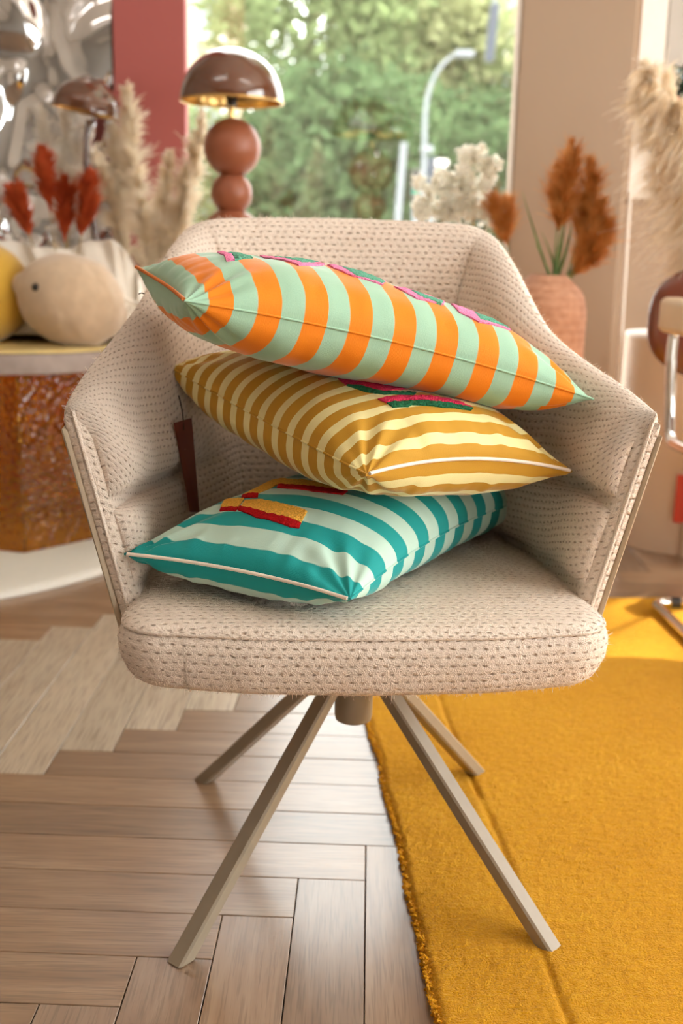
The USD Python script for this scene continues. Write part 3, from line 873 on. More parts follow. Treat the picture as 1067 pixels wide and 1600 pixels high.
def cushion(c, label, mat, zipmat, shift=0.0):
    base = c.o.copy(); base[2] = c.bot[..., 2].min()
    t = thing('cushion', label, 'cushion', base)
    va, fa = grid(c.top); vb, fb_ = grid(c.bot)
    def fab(P):
        L = np.vstack([np.zeros((1, P.shape[1])), np.cumsum(np.linalg.norm(np.diff(P, axis=0), axis=-1), 0)])
        return np.stack([L / L[-1], (c.T + 1) / 2], -1).reshape(-1, 2)
    uva, uvb_ = fab(c.top0), fab(c.bot0) + [shift, 0]
    part('cover', (va, fa), mat, t, smooth=True, uv=uva)
    part('back_cover', (vb, fb_[:, ::-1]), mat, t, smooth=True, uv=uvb_)
    i = np.linspace(4, c.top.shape[1] - 5, 90).round().astype(int)
    zp = (c.top[0, i] + c.bot[0, i]) / 2
    out = (c.flat(np.array(-1.0), np.array(0.0)) - c.o); out /= np.linalg.norm(out)
    part('zip', tube(zp + out * .0006 + c.n * .001, .0022, 8), zipmat, t, smooth=True, label='pale zip along the short side' if zipmat is M['white_zip'] else None)
    # sewn edge standing out a little along the other three sides
    for k, e in (('b', (c.top[:, 0] + c.bot[:, 0]) / 2), ('c', (c.top[-1] + c.bot[-1]) / 2), ('d', (c.top[:, -1] + c.bot[:, -1]) / 2)):
        v, f = tube(e, .0015, 6)
        su = {'b': uva.reshape(*c.S.shape, 2)[:, 0], 'c': uva.reshape(*c.S.shape, 2)[-1], 'd': uva.reshape(*c.S.shape, 2)[:, -1]}[k]
        uv = np.repeat(su, 6, 0); uv = np.vstack([uv, uv[:1], uv[-1:]])
        part('seam', (v, f), mat, t, smooth=True, uv=uv)
    return t
def invert(c, px, py):
    """(s, t) of the point of the cushion's top sheet that the pixel shows."""
    q = proj(c.top.reshape(-1, 3)); d = np.hypot(q[:, 0] - px, q[:, 1] - py)
    n = (c.top.reshape(-1, 3) - eye)
    k = np.argsort(d)[:6]
    k = k[np.argmin(np.linalg.norm(n[k], axis=1))]
    return c.S.ravel()[k], c.T.ravel()[k]
def patch(c, poly, mat, parent, th=.0024, name='embroidery', label=None):
    """Tufted embroidery: a polygon in the cushion's (s, t), standing off its surface."""
    pg = sg.Polygon(poly).buffer(0)
    x0, y0, x1, y1 = pg.bounds
    st_ = .012
    xs = np.arange(x0, x1 + st_, st_); ys = np.arange(y0, y1 + st_ * 1.5, st_ * 1.5)
    ring = np.array(pg.segmentize(.015).exterior.coords)[:-1]
    X, Y = np.meshgrid(xs, ys); P = np.stack([X.ravel(), Y.ravel()], 1)
    P = P[shapely.contains_xy(pg.buffer(-.005), P[:, 0], P[:, 1])]
    allp = np.vstack([ring, P])
    from scipy.spatial import Delaunay
    tri = Delaunay(allp).simplices
    cc = allp[tri].mean(1)
    tri = tri[shapely.contains_xy(pg.buffer(1e-6), cc[:, 0], cc[:, 1])]
    nr = len(ring)
    nz = (meshkit.fbm(np.stack([allp[:, 0] * 60, allp[:, 1] * 45, allp[:, 0] * 0], -1), 2, 6) - .5) * .002
    topv = onsurf(c, allp[:, 0], allp[:, 1], th + nz - np.r_[np.full(nr, .0007), np.zeros(len(P))])
    botv = onsurf(c, ring[:, 0], ring[:, 1], np.full(nr, -.001))
    k = len(allp); a = np.arange(nr); b = (a + 1) % nr
    f = np.vstack([tri, np.stack([a, b, k + b], 1), np.stack([a, k + b, k + a], 1)])
    return part(name, (np.vstack([topv, botv]), f), mat, parent, smooth=40, label=label)
ct = cushion(teal, 'teal and pale mint striped cushion with yellow tufting, lowest of the three stacked cushions', M['teal_stripe'], M['white_zip'], .016)
cm = cushion(must, 'mustard and pale yellow striped cushion, middle of the stack on the armchair', M['mustard_stripe'], M['white_zip'], .004)
co = cushion(oran, 'orange and mint green striped cushion, topmost of the stack on the armchair', M['orange_stripe'], M['orange_zip'])
def pix(c, pts):
    return [invert(c, *p) for p in pts]
def slide(c, pts, k):
    return [(s + k[0], t + k[1]) for s, t in pts]
EMB = []
def emb(c, par, pts, a, b):
    poly = pix(c, pts)
    EMB.append(np.round(poly, 2).tolist())
    if sg.Polygon(poly).buffer(0).area > 1e-4 and sg.Polygon(poly).buffer(0).geom_type == 'Polygon':
        patch(c, poly, a, par)
# teal cushion: yellow letters with a red shade below them
emb(teal, ct, [(352, 780), (380, 779), (371, 792), (344, 793)], M['tuft_yellow'], None)
emb(teal, ct, [(344, 793), (371, 792), (368, 797), (342, 799)], M['tuft_red'], None)
emb(teal, ct, [(384, 782), (410, 781), (480, 797), (471, 814), (420, 800), (376, 791)], M['tuft_yellow'], None)
emb(teal, ct, [(375, 791), (420, 800), (471, 814), (467, 822), (450, 820), (400, 806), (372, 796)], M['tuft_red'], None)
emb(teal, ct, [(430, 752), (455, 750), (500, 752), (545, 760), (541, 766), (500, 761), (436, 757), (404, 771), (378, 774)], M['tuft_yellow'], None)
emb(teal, ct, [(378, 774), (404, 771), (402, 776), (376, 778)], M['tuft_red'], None)
emb(teal, ct, [(436, 757), (500, 761), (541, 766), (536, 772), (490, 767), (434, 762)], M['tuft_red'], None)
# mustard cushion: rose letters with a green shade
emb(must, cm, [(529, 592), (560, 594), (605, 601), (640, 608), (650, 612), (600, 609), (562, 602), (541, 601)], M['tuft_rose'], None)
emb(must, cm, [(541, 601), (562, 602), (600, 609), (650, 613), (648, 616), (600, 615), (570, 610)], M['tuft_dark_green'], None)
emb(must, cm, [(592, 622), (604, 618), (680, 619), (720, 629), (738, 637), (690, 628), (640, 623), (607, 627)], M['tuft_rose'], None)
emb(must, cm, [(607, 627), (640, 624), (690, 628), (738, 637), (735, 640), (690, 635), (645, 631), (640, 634), (612, 634)], M['tuft_dark_green'], None)
# orange cushion: pink letters with a green shade seen along its top
L = []
for mat, pts in (('tuft_pink', [(340, 391), (352, 390), (367, 406), (352, 409)]), ('tuft_green', [(355, 390), (374, 389), (394, 404), (369, 407)]),
                 ('tuft_pink', [(408, 394), (440, 393), (482, 400), (508, 409), (504, 415), (468, 415), (428, 405)]),
                 ('tuft_pink', [(511, 411), (535, 416), (565, 425), (602, 441), (598, 446), (550, 432), (522, 419)]),
                 ('tuft_pink', [(615, 447), (640, 453), (695, 472), (692, 478), (650, 466)]),
                 ('tuft_pink', [(704, 476), (740, 489), (792, 509), (798, 516), (750, 503), (715, 488)])):
    emb(oran, co, pts, M[mat], None)
for pts in ([(424, 397), (440, 396), (482, 403), (500, 409), (470, 412), (438, 405)], [(530, 417), (565, 427), (600, 442), (596, 445), (555, 433)],
            [(640, 455), (692, 473), (689, 477), (655, 466)], [(740, 491), (792, 511), (794, 514), (750, 501)]):
    poly = pix(oran, pts)
    if sg.Polygon(poly).buffer(0).geom_type == 'Polygon' and sg.Polygon(poly).buffer(0).area > 1e-4:
        patch(oran, poly, M['tuft_green'], co, th=.0034)
# little black thread end at the orange cushion's left tip
p0 = at(226, 459, 1.40)
part('thread_end', tube([p0, p0 + [-.004, 0, .001], p0 + [-.0075, 0, -.0005]], .0007, 6), M['dark'], co, label='short black thread end at the corner')
# hang tag in the left inner corner of the chair
def padY(px, py):
    q = proj(PADV); k = np.hypot(q[:, 0] - px, q[:, 1] - py) < 7
    return PADV[k, 1].min() - .012
tq = [(272, 661), (299, 653), (311, 800), (297, 800)]
q = np.array([at(*p, padY(*p)) for p in tq])
t = thing('hang_tag', 'dark red cardboard hang tag in the left inner corner of the armchair under the cushions', 'tag', q.mean(0))
nn = np.cross(q[1] - q[0], q[3] - q[0]); nn /= np.linalg.norm(nn)
h = trimesh.convex.convex_hull(np.vstack([q + nn * .0006, q - nn * .0006]))
part('card', (np.array(h.vertices), np.array(h.faces)), M['tag_red'], t)
sp = [(287, 672), (285, 645), (279, 618)]
part('string', tube(smoothpath([at(*p, padY(*p)) for p in sp], 12), .0009, 6), M['string'], t)

# short stray fibres of the yarn, so that the cloth's edges are soft
def fuzz(path, n, seedv):
    R_ = np.random.default_rng(seedv)
    m = UsdGeom.Mesh(stage.GetPrimAtPath(path))
    v = np.array(m.GetPointsAttr().Get(), float) + CB; f = np.array(m.GetFaceVertexIndicesAttr().Get()).reshape(-1, 3)
    nv_ = np.array(m.GetNormalsAttr().Get(), float)
    a = np.linalg.norm(np.cross(v[f[:, 1]] - v[f[:, 0]], v[f[:, 2]] - v[f[:, 0]]), axis=1)
    k = R_.choice(len(f), n, p=a / a.sum()); w_ = R_.dirichlet([1, 1, 1], n)[..., None]
    p = (v[f[k]] * w_).sum(1); nn = (nv_[f[k]] * w_).sum(1)
    l = R_.uniform(.0008, .0027, (n, 1)); d = nn + R_.normal(0, .8, (n, 3)); e = R_.normal(0, .5, (n, 3))
    return [np.array([p[i] - nn[i] * .0005, p[i] + d[i] * l[i] * .55, p[i] + (d[i] + e[i]) * l[i]]) for i in range(n)]
fz = fuzz(chair + '/back_and_arm_pad', 22000, 5) + fuzz(chair + '/seat_border', 6000, 6) + fuzz(chair + '/seat_top', 7000, 7)
curves('yarn_fuzz', fz, [np.array([.00042, .00036, .00022])] * len(fz), M['fuzz'], chair, kind='stuff')
# ------------------------------------------------------------------ mushroom lamp before the window
def ball(c, r, n=32, sq=1.0):
    a = np.linspace(0, PI, n)
    return lathe(np.stack([np.maximum(r * np.sin(a), 1e-5), -r * np.cos(a) * sq], 1), c, 48)
def shade_profiles(R, Hh, th=.004):
    a = np.linspace(0, PI / 2, 28)
    out = np.stack([np.maximum(R * np.sin(a), 1e-5), Hh * np.cos(a)], 1)
    inn = np.stack([np.maximum((R - th) * np.sin(a), 1e-5), (Hh - th) * np.cos(a)], 1)
    return out[::-1], inn
LY = 3.15
px_m = LY / FPX / (fw @ np.array([0, 1, 0]))
def lz(y): return at(362, y, LY)[2]
lx = at(362, 230, LY)[0]
u_ = LY / FPX
R1, R2, R3, RS = 42.5 * u_, 31 * u_, 44 * u_, 77 * u_
zb3 = lz(324) - 2 * R3
ped = thing('pedestal', 'white round pedestal behind the armchair carrying the brown mushroom lamp', 'pedestal', (lx, LY, 0))
part('column', lathe([(0, 0), (.13, 0), (.13, zb3 - .022), (.127, zb3 - .019), (0, zb3 - .019)], (lx, LY, 0)), M['white_paint'], ped, smooth=35)
t = thing('mushroom_lamp', 'brown table lamp with glossy dome shade and stacked balls, before the window', 'lamp', (lx, LY, zb3 - .019))
part('base', lathe([(0, 0), (.085, 0), (.085, .014), (.08, .019), (0, .019)], (lx, LY, zb3 - .019)), M['brown_wood'], t, smooth=35)
part('ball', ball((lx, LY, zb3 + R3), R3), M['brown_wood'], t, smooth=True)
part('ball', ball((lx, LY, lz(302)), R2), M['brown_wood'], t, smooth=True)
part('ball', ball((lx + .002, LY, lz(231)), R1), M['brown_wood'], t, smooth=True)
part('stem', tube([(lx, LY, lz(195)), (lx, LY, lz(150))], .0065, 12), M['brass'], t, smooth=35, label='brass stem under the shade')
part('socket', lathe([(0, -.012), (.013, -.012), (.015, 0), (.013, .02), (0, .02)], (lx, LY, lz(158)), 24), M['dark'], t, smooth=35)
zr = lz(159); Hs = lz(75) - zr
o, i = shade_profiles(RS, Hs)
sh = part('shade', lathe(np.vstack([o, o[-1:]]), (lx, LY, zr)), M['brown_gloss'], t, smooth=True, label='glossy brown dome shade')
part('lining', lathe(i[::-1], (lx, LY, zr)), M['brass'], sh, smooth=True, label='gold lining of the shade')
ang = np.linspace(0, 2 * PI, 73)
part('rim', tube(np.stack([lx + (RS - .002) * np.cos(ang), LY + (RS - .002) * np.sin(ang), np.full(73, zr)], 1), .0032, 8, False), M['brass'], sh, smooth=True)

# ------------------------------------------------------------------ rippled steel panel and what stands before it
X0m, X1m, YM = at(-90, 200, 3.66)[0], at(182, 200, 3.66)[0], 3.66
gx, gz = np.linspace(X0m, X1m, 200), np.linspace(.02, 2.3, 360)
GX, GZ = np.meshgrid(gx, gz, indexing='ij')
q = np.stack([GX * 9.0, GZ * 6.0, GX * 0], -1)
q2 = q + 1.3 * np.stack([meshkit.noise(q * .8, 41), meshkit.noise(q * .8 + 9, 42), GX * 0], -1)
dis = meshkit.noise(q2, 43) + .42 * meshkit.noise(q2 * 2.2, 44)
from scipy.ndimage import gaussian_filter
dis = gaussian_filter(dis, 2.2)
P = np.stack([GX, YM - .055 * dis + .08 * (GX - X1m), GZ], -1)
t = thing('wall_panel', 'rippled mirror-polished steel panel standing behind the dried grasses, upper left', 'panel', ((X0m + X1m) / 2, YM, 0.02))
v, f = grid(P); part('sheet', (v, f), M['mirror'], t, smooth=True)
part('backing', box((X0m, YM + .03, .0), (X1m, YM + .05, 2.3)), M['dark'], t)
def console():
    x0, x1, y0, y1, z = -1.75, -.43, 3.12, 3.5, .62
    t = thing('console_table', 'low white console table behind the amber side table, mostly hidden', 'table', ((x0 + x1) / 2, (y0 + y1) / 2, 0))
    part('tabletop', box((x0, y0, z - .03), (x1, y1, z), .004), M['white_paint'], t)
    for sx in (x0 + .03, x1 - .03):
        for sy in (y0 + .03, y1 - .03):
            part('leg', box((sx - .02, sy - .02, .0225), (sx + .02, sy + .02, z - .03), .003), M['white_paint'], t)
    return z
ZCON = console()
def vase(name, label, c, prof, mat):
    t = thing(name, label, 'vase', c)
    p = np.asarray(prof, float)
    s = np.linspace(0, 1, 50)
    k = np.r_[0, np.cumsum(np.linalg.norm(np.diff(p, axis=0), axis=1))]; k /= k[-1]
    pp = PchipInterpolator(k, p)(s)
    inner = pp[::-1] * [1, 1] - [.006, 0]; inner = inner[inner[:, 0] > .003]; inner[:, 1] = np.maximum(inner[:, 1], .01)
    prof2 = np.vstack([[(1e-4, 0)], pp, inner, [(1e-4, inner[-1, 1])]])
    part('body', lathe(prof2, c), mat, t, smooth=50)
    return t
VC = np.array([at(226, 400, 3.33)[0], 3.33, ZCON])
vase('vase', 'cream vase holding the pampas grasses, hidden behind the slumped canvas bag', VC, [(.05, 0), (.07, .05), (.062, .10), (.045, .14), (.05, .15)], M['white_paint'])
VR = np.array([at(92, 400, 3.26)[0], 3.26, ZCON])
vase('vase', 'small glass-smooth grey vase holding the red dried plumes on the console', VR, [(.045, 0), (.055, .06), (.04, .11), (.045, .12)], M['grey_paint'])
VW = np.array([at(108, 400, 3.42)[0], 3.42, ZCON])
vase('vase', 'white vase holding the grass copies that stand in for reflections in the steel panel', VW, [(.05, 0), (.06, .06), (.045, .12), (.05, .13)], M['white_paint'])

def bez(a, b, bend, n=14):
    """Curved line from a to b, its middle pushed by bend."""
    a, b = np.asarray(a, float), np.asarray(b, float)
    t = np.linspace(0, 1, n)[:, None]
    return a * (1 - t) + b * t + 4 * t * (1 - t) * np.asarray(bend, float)
def plume(name, label, cat, base, tip, bend, length, width, mat, n=700, r=None, droop=.35, side=None, group=None, stem_mat='stem', up=.8, clumps=46, w0=.0016, seedv=1, shape=.75, spread=.30, lean=.55):
    """A stalk with a feathery head: locks of fine strands leave the stalk, lean along it and droop."""
    R_ = np.random.default_rng(seedv)
    t = thing(name, label, cat, base, group)
    pth = bez(base, tip, bend, 40)
    part('stem', tube(pth, np.linspace(.0028, .0008, 40), 6), M[stem_mat], t, smooth=True)
    L = np.linalg.norm(np.diff(pth, axis=0), axis=1).sum()
    k0 = 1 - length / L
    st, wd = [], []
    per = max(4, n // clumps)
    for c in range(clumps):
        q = k0 + (1 - k0) * ((c + R_.uniform(0, 1)) / clumps)
        hq = (q - k0) / (1 - k0)
        i = min(38, int(q * 39)); fr = q * 39 - i
        p0 = pth[i] * (1 - fr) + pth[i + 1] * fr
        ax = pth[i + 1] - pth[i]; ax /= np.linalg.norm(ax)
        az = R_.uniform(0, 2 * PI)
        e1 = np.cross(ax, [0, 1, 0.2]); e1 /= np.linalg.norm(e1); e2 = np.cross(ax, e1)
        out = math.cos(az) * e1 + math.sin(az) * e2
        if side is not None:
            out = out * .75 + np.asarray(side, float) * R_.uniform(.3, 1.0)
            out -= ax * (out @ ax); out /= np.linalg.norm(out)
        ln = width * (.35 + .9 * (math.sin(PI * min(1, .12 + .88 * hq) ** shape))) * R_.uniform(.7, 1.15)
        for s in range(per):
            o = out + R_.normal(0, spread, 3)
            ll = ln * R_.uniform(.45, 1.05)
            d = ax * up + o * lean
            tt = np.linspace(0, 1, 5)[:, None]
            cur = p0 + ax * R_.uniform(-.01, .01) + d * ll * tt + o * ll * .35 * tt ** 2 + np.array([0, 0, -1.0]) * droop * ll * tt ** 2
            cur = cur + R_.normal(0, .035 * ll, (5, 3)) * tt
            st.append(cur); wd.append(w0 * np.array([.9, 1.0, .9, .7, .35]))
    curves('plume', st, wd, M[mat], t, kind='stuff')
    return t
G1 = 'cream pampas grasses left of the brown lamp'
cream = [((200, 136), (.005, 0, .0), .40, .052, 3.36, 'tall cream pampas grass, the tallest, leaning before the rose red pillar'),
         ((317, 176), (.015, 0, .0), .34, .040, 3.30, 'cream pampas grass leaning right, between the rose pillar and the brown lamp'),
         ((176, 196), (-.01, 0, .0), .30, .040, 3.40, 'tan-tinged pampas grass just left of the tallest one'),
         ((262, 238), (.01, 0, .0), .34, .040, 3.24, 'short cream pampas grass right of the tallest one'),
         ((214, 268), (.0, 0, .0), .30, .045, 3.22, 'short fluffy pampas grass low in front of the tallest one'),
         ((152, 236), (-.012, 0, .0), .32, .038, 3.30, 'cream pampas grass beside the red plumes'),
         ((292, 262), (.014, 0, .0), .30, .036, 3.26, 'low cream pampas grass nearest to the lamp balls')]
for k, (tp, bd, ln, wdt, Y, lab) in enumerate(cream):
    plume('pampas_grass', lab, 'pampas grass', VC + [rng.uniform(-.02, .02), rng.uniform(-.02, .02), .03], at(*tp, Y), bd, ln, wdt, 'pampas', n=2600, group=G1, w0=.0024, clumps=60, seedv=100 + k, droop=.3, up=1.0)
pale = [((66, 168), 3.50, 'pale wispy grass copy in place of a reflection in the steel panel, leftmost of the pale ones'), ((100, 176), 3.47, 'pale wispy grass copy in place of a reflection in the steel panel, under the reflected lamp copy'), ((128, 205), 3.44, 'pale wispy grass copy in place of a reflection in the steel panel, nearest to the cream pampas')]
for k, (tp, Y, lab) in enumerate(pale):
    plume('pale_grass', lab, 'reflected grass', VW + [rng.uniform(-.02, .02), rng.uniform(-.02, .02), .03], at(*tp, Y), (-.01, 0, 0), .28, .045, 'pampas_white', n=1800, w0=.0024, group='pale grass copies in place of reflections in the steel panel', seedv=140 + k)  # plumes modelled in place of pampas reflections in the panel
red = [((22, 298), .125, 3.20, 'red dried plume leaning left, leftmost of the red plumes'), ((66, 238), .16, 3.22, 'red dried plume, tallest of the red plumes'), ((101, 284), .16, 3.24, 'dark red dried plume between two others'), ((143, 274), .17, 3.2, 'red dried plume, rightmost of the red plumes')]
for k, (tp, ln, Y, lab) in enumerate(red):
    plume('red_plume', lab, 'dried flower', VR + [rng.uniform(-.02, .02), rng.uniform(-.02, .02), .03], at(*tp, Y), (0, 0, .0), ln, .042, 'plume_red', n=2200, group='red dried plumes', seedv=160 + k, droop=.02, up=1.35, shape=.8, w0=.0022, lean=.34, spread=.22)
# lumpy copy of the lamp, modelled in place of its reflection in the panel
ly = 3.40
c = at(136, 176, ly); RS2 = 51 * ly / FPX
t = thing('lumpy_lamp', 'lumpy brown copy of the lamp standing in for its reflection in the steel panel, far left', 'lamp', np.array([c[0], ly, ZCON]))
part('base', lathe([(0, 0), (.05, 0), (.05, .012), (.045, .016), (0, .016)], (c[0], ly, ZCON)), M['brown_gloss'], t, smooth=35)
part('stem', tube(smoothpath([(c[0], ly, ZCON + .01), (c[0] + .012, ly, ZCON + .25), (c[0] - .004, ly, (ZCON + c[2]) / 2 + .1), (c[0] + .006, ly, c[2] - .02)], 30), .0085, 10), M['brown_gloss'], t, smooth=True)
o, i = shade_profiles(RS2, RS2 * .95)
tl = trimesh.transformations.rotation_matrix(math.radians(10), [0, 1, 0])[:3, :3]
def lump(m):
    v, f = m
    k = 1 + .34 * (meshkit.fbm(v * 17 + 5, 2, 77) - .5)
    return (v * k[:, None]) @ tl.T + c, f
sh = part('shade', lump(lathe(o)), M['brown_gloss'], t, smooth=True)
part('lining', lump(lathe(i[::-1])), M['brass'], sh, smooth=True, label='gold lining of the reflected lamp copy')

# ------------------------------------------------------------------ amber side table and what lies on it
TC = np.array([-.95, 3.2]); TR, TZ = .37, .572
t = thing('side_table', 'side table with gold-rimmed stone top on a hammered amber glass base', 'table', (TC[0], TC[1], .022))
a6 = np.arange(6) * PI / 3 + math.radians(-72)
hexo = np.stack([np.cos(a6), np.sin(a6)], 1)
def hexring(r, z):
    # the faces' midpoints too, so that the walls can be finely divided
    ring = []
    for k in range(6):
        p, q = hexo[k], hexo[(k + 1) % 6]
        for s in np.linspace(0, 1, 12, endpoint=False):
            ring.append(p * (1 - s) + q * s)
    ring = np.array(ring) * r + TC
    return np.c_[ring, np.full(len(ring), z)]
zz = np.linspace(.024, TZ - .062, 24)
ro = .315
outer = np.array([hexring(ro, z) for z in zz]); inner = np.array([hexring(ro - .022, z) for z in zz[::-1]])
P = np.concatenate([outer, inner, outer[:1]])
v, f = grid(P, closed_v=True)
part('glass_base', (v, f), M['amber'], t, smooth=30, label='hammered amber glass base')
part('top', lathe([(0, TZ - .062), (TR - .004, TZ - .062), (TR, TZ - .056), (TR, TZ - .012), (TR - .004, TZ - .008), (0, TZ - .008)], (*TC, 0), 96), M['stone_grey'], t, smooth=35, label='grey stone edge of the table top')
part('gold_top', lathe([(0, TZ - .008), (TR + .002, TZ - .008), (TR + .004, TZ - .004), (TR, TZ), (0, TZ)], (*TC, 0), 96), M['stone_gold'], t, smooth=35, label='gold upper face of the table top')
# lemon cushion
bx, by = .142, .122
lc = at(112, 478, 3.06); lc[2] = TZ + by * .97
def lemon():
    a = np.linspace(0, PI, 60); prof = np.stack([np.sin(a) ** .9 * by, -np.cos(a) * bx], 1)
    # nipple ends
    e = np.abs(np.cos(a)) ** 14
    prof[:, 1] *= 1 + .10 * e
    prof[:, 0] = np.maximum(prof[:, 0] - .010 * np.exp(-((np.abs(np.cos(a)) - .955) / .03) ** 2), 1e-4)
    v, f = lathe(prof, (0, 0, 0), 72)
    v = v + .010 * (meshkit.fbm(v * 22, 3, 61)[:, None] - .5) * v / .12
    Rm = trimesh.transformations.rotation_matrix(math.radians(-72), [0, 1, 0])[:3, :3]
    Rz = trimesh.transformations.rotation_matrix(math.radians(14), [0, 0, 1])[:3, :3]
    v = v @ Rm.T @ Rz.T
    v[:, 2] = np.maximum(v[:, 2], -by * .97)
    return v + lc, f
t = thing('cushion', 'beige velvet cushion shaped like a lemon on the amber side table', 'cushion', (lc[0], lc[1], TZ))
lm = lemon()
part('body', lm, M['velvet_beige'], t, smooth=True)
tipv = lm[0][np.argmin(lm[0][:, 0])]
part('stalk_dimple', ball(at(56, 449, 2.955) , .011, 16), M['dark'], t, smooth=True, label='dark stalk hole of the lemon cushion')
yc = at(-30, 466, 3.10); yr = 78 * 3.1 / FPX
v, f = ball((0, 0, 0), yr, 48)
v = v * (1 + .05 * (meshkit.fbm(v * 12, 3, 62)[:, None] - .5)); v[:, 2] = np.maximum(v[:, 2], -yr * .95)
yc[2] = TZ + yr * .95
t = thing('cushion', 'round mustard yellow cushion cut by the left edge of the picture', 'cushion', (yc[0], yc[1], TZ))
part('body', (v + yc, f), M['velvet_yellow'], t, smooth=True)
# slumped canvas bag
s = np.linspace(0, 1, 90); r_ = np.linspace(0, 1, 60)
S, Rr = np.meshgrid(s, r_, indexing='ij')
bl = np.array([(-60, 400), (-20, 372), (20, 371), (60, 383), (100, 386), (140, 371), (170, 371), (195, 388), (214, 420), (232, 470), (238, 520)], float)
kk = np.r_[0, np.cumsum(np.linalg.norm(np.diff(bl, axis=0), axis=1))]; kk /= kk[-1]
bx_ = PchipInterpolator(kk, bl)(s)
topl = np.array([at(x, y, 3.27) for x, y in bx_])
fr = np.array([at(x * .88 + 12, max(y + 95, 470), 3.14) for x, y in bx_]); fr[:, 2] = np.maximum(fr[:, 2], TZ + .02)
bk = topl + [0, .12, 0]; bk[:, 2] = TZ + .004
def bag():
    w1 = S * 0
    tri = np.where((Rr < .5)[..., None], fr[:, None] * (1 - Rr[..., None] * 2) + topl[:, None] * Rr[..., None] * 2, topl[:, None] * (2 - Rr[..., None] * 2) + bk[:, None] * (Rr[..., None] * 2 - 1))
    arch = np.sin(PI * Rr)
    fold = (meshkit.noise(np.stack([S * 26 + Rr * 5, Rr * 3, S * 0], -1), 71) - .5) * .060 + (meshkit.noise(np.stack([S * 9, Rr * 2.5, S * 0], -1), 72) - .5) * .055
    tri[..., 1] += -fold * arch - .02 * arch * (Rr < .5)
    tri[..., 2] += fold * .25 * arch
    return tri
tri = bag()
bag_c = tri.reshape(-1, 3).mean(0)
t = thing('canvas_bag', 'slumped white canvas bag lying behind the lemon cushion on the amber side table', 'bag', (bag_c[0], bag_c[1], TZ))
v, f = grid(np.concatenate([tri, tri[:, ::-1] + [0, .006, -.004]], 1), closed_v=True)
part('cloth', (v, f), M['white_cloth'], t, smooth=True)
for k, pts in enumerate([[(190, 463), (205, 472), (222, 474), (236, 470)], [(206, 480), (200, 500), (206, 514), (222, 505), (236, 480)]]):
    part('handle', tube(smoothpath([at(x, y, 3.09) for x, y in pts], 24), .006, 8), M['white_cloth'], t, smooth=True)

# ------------------------------------------------------------------ right side: basket vase, dried grasses, plinth, chair
BY = 2.78
bc = at(852, 500, BY); bc[2] = 0
zt = at(852, 429, BY)[2]
t = vase('basket_vase', 'tall terracotta-coloured woven vase holding rust grasses behind the armchair', bc, [(.075, 0), (.085, .1), (.098, zt - .22), (.099, zt - .10), (.088, zt - .045), (.06, zt - .015), (.045, zt)], M['terracotta'])
bt = np.array([bc[0] + .015, BY, zt - .06])
rust = [((897, 226), .19, 2.80, (.0, 0, 0), 'rust brown dried plume, tallest of the bunch before the beige pillar'), ((925, 254), .19, 2.82, (.01, 0, 0), 'rust brown dried plume just right of the tallest one'), ((878, 262), .15, 2.84, (0, 0, 0), 'rust brown dried plume at the left of the bunch before the beige pillar'), ((940, 318), .17, 2.78, (.01, 0, 0), 'rust brown dried plume leaning out to the right of the bunch'), ((950, 350), .15, 2.76, (.012, 0, 0), 'rust brown dried plume, lowest and rightmost of the bunch')]
for k, (tp, ln, Y, bd, lab) in enumerate(rust):
    plume('rust_plume', lab, 'dried flower', bt + [rng.uniform(-.008, .02), rng.uniform(-.015, .015), 0], at(*tp, Y), bd, ln, .040, 'plume_rust', n=1300, group='rust dried plumes before the beige pillar', stem_mat='stem_green', seedv=200 + k, droop=.02, up=1.25, shape=.8, w0=.0018, lean=.5, spread=.34)
for k, (tp, Y, lab) in enumerate([((768, 306), 3.0, 'small rust plume beside the white dried flowers, left one of two'), ((791, 311), 3.02, 'small rust plume beside the white dried flowers, right one of two')]):
    plume('rust_plume', lab, 'dried flower', at(800 - k * 4, 440, 3.0), at(*tp, Y), (0, 0, 0), .12, .034, 'plume_rust', n=600, group='small rust plumes by the window', stem_mat='stem_green', seedv=230 + k, droop=.05, up=1.2, shape=1.0)
for k, (a_, b_, lab) in enumerate([((820, 440), (816, 300), 'thin green reed blade, leftmost before the beige pillar'), ((842, 440), (846, 362), 'thin green reed blade, middle one before the beige pillar'), ((856, 440), (836, 380), 'short thin green reed blade bent left over the woven vase'), ((868, 440), (884, 345), 'broad green reed blade beside the rust plumes'), ((880, 440), (893, 350), 'green reed blade hard against the rust plumes'), ((900, 470), (960, 340), 'long faint reed blade leaning right behind the rust plumes')]):
    base_, tip_ = bt + [rng.uniform(-.02, .02), rng.uniform(-.01, .01), 0], at(*b_, BY + .03)
    t = thing('reed_blade', lab, 'reed', base_, 'green reed blades in the woven vase')
    pth = bez(base_, tip_, (rng.uniform(-.01, .01), 0, 0), 16)
    w_ = np.interp(np.linspace(0, 1, 16), [0, .5, 1], [.004, .0035, .0006]) * (1.5 if k in (3, 4) else 1)
    side = np.array([1, .25, 0]); nrm = np.array([.2, -.9, 0]) * .0006
    P = np.stack([pth + side * w_[:, None], pth + nrm, pth - side * w_[:, None], pth - nrm], 1)
    v, f = grid(P, closed_v=True)
    part('blade', (v, f), M['stem_green'], t, smooth=True)
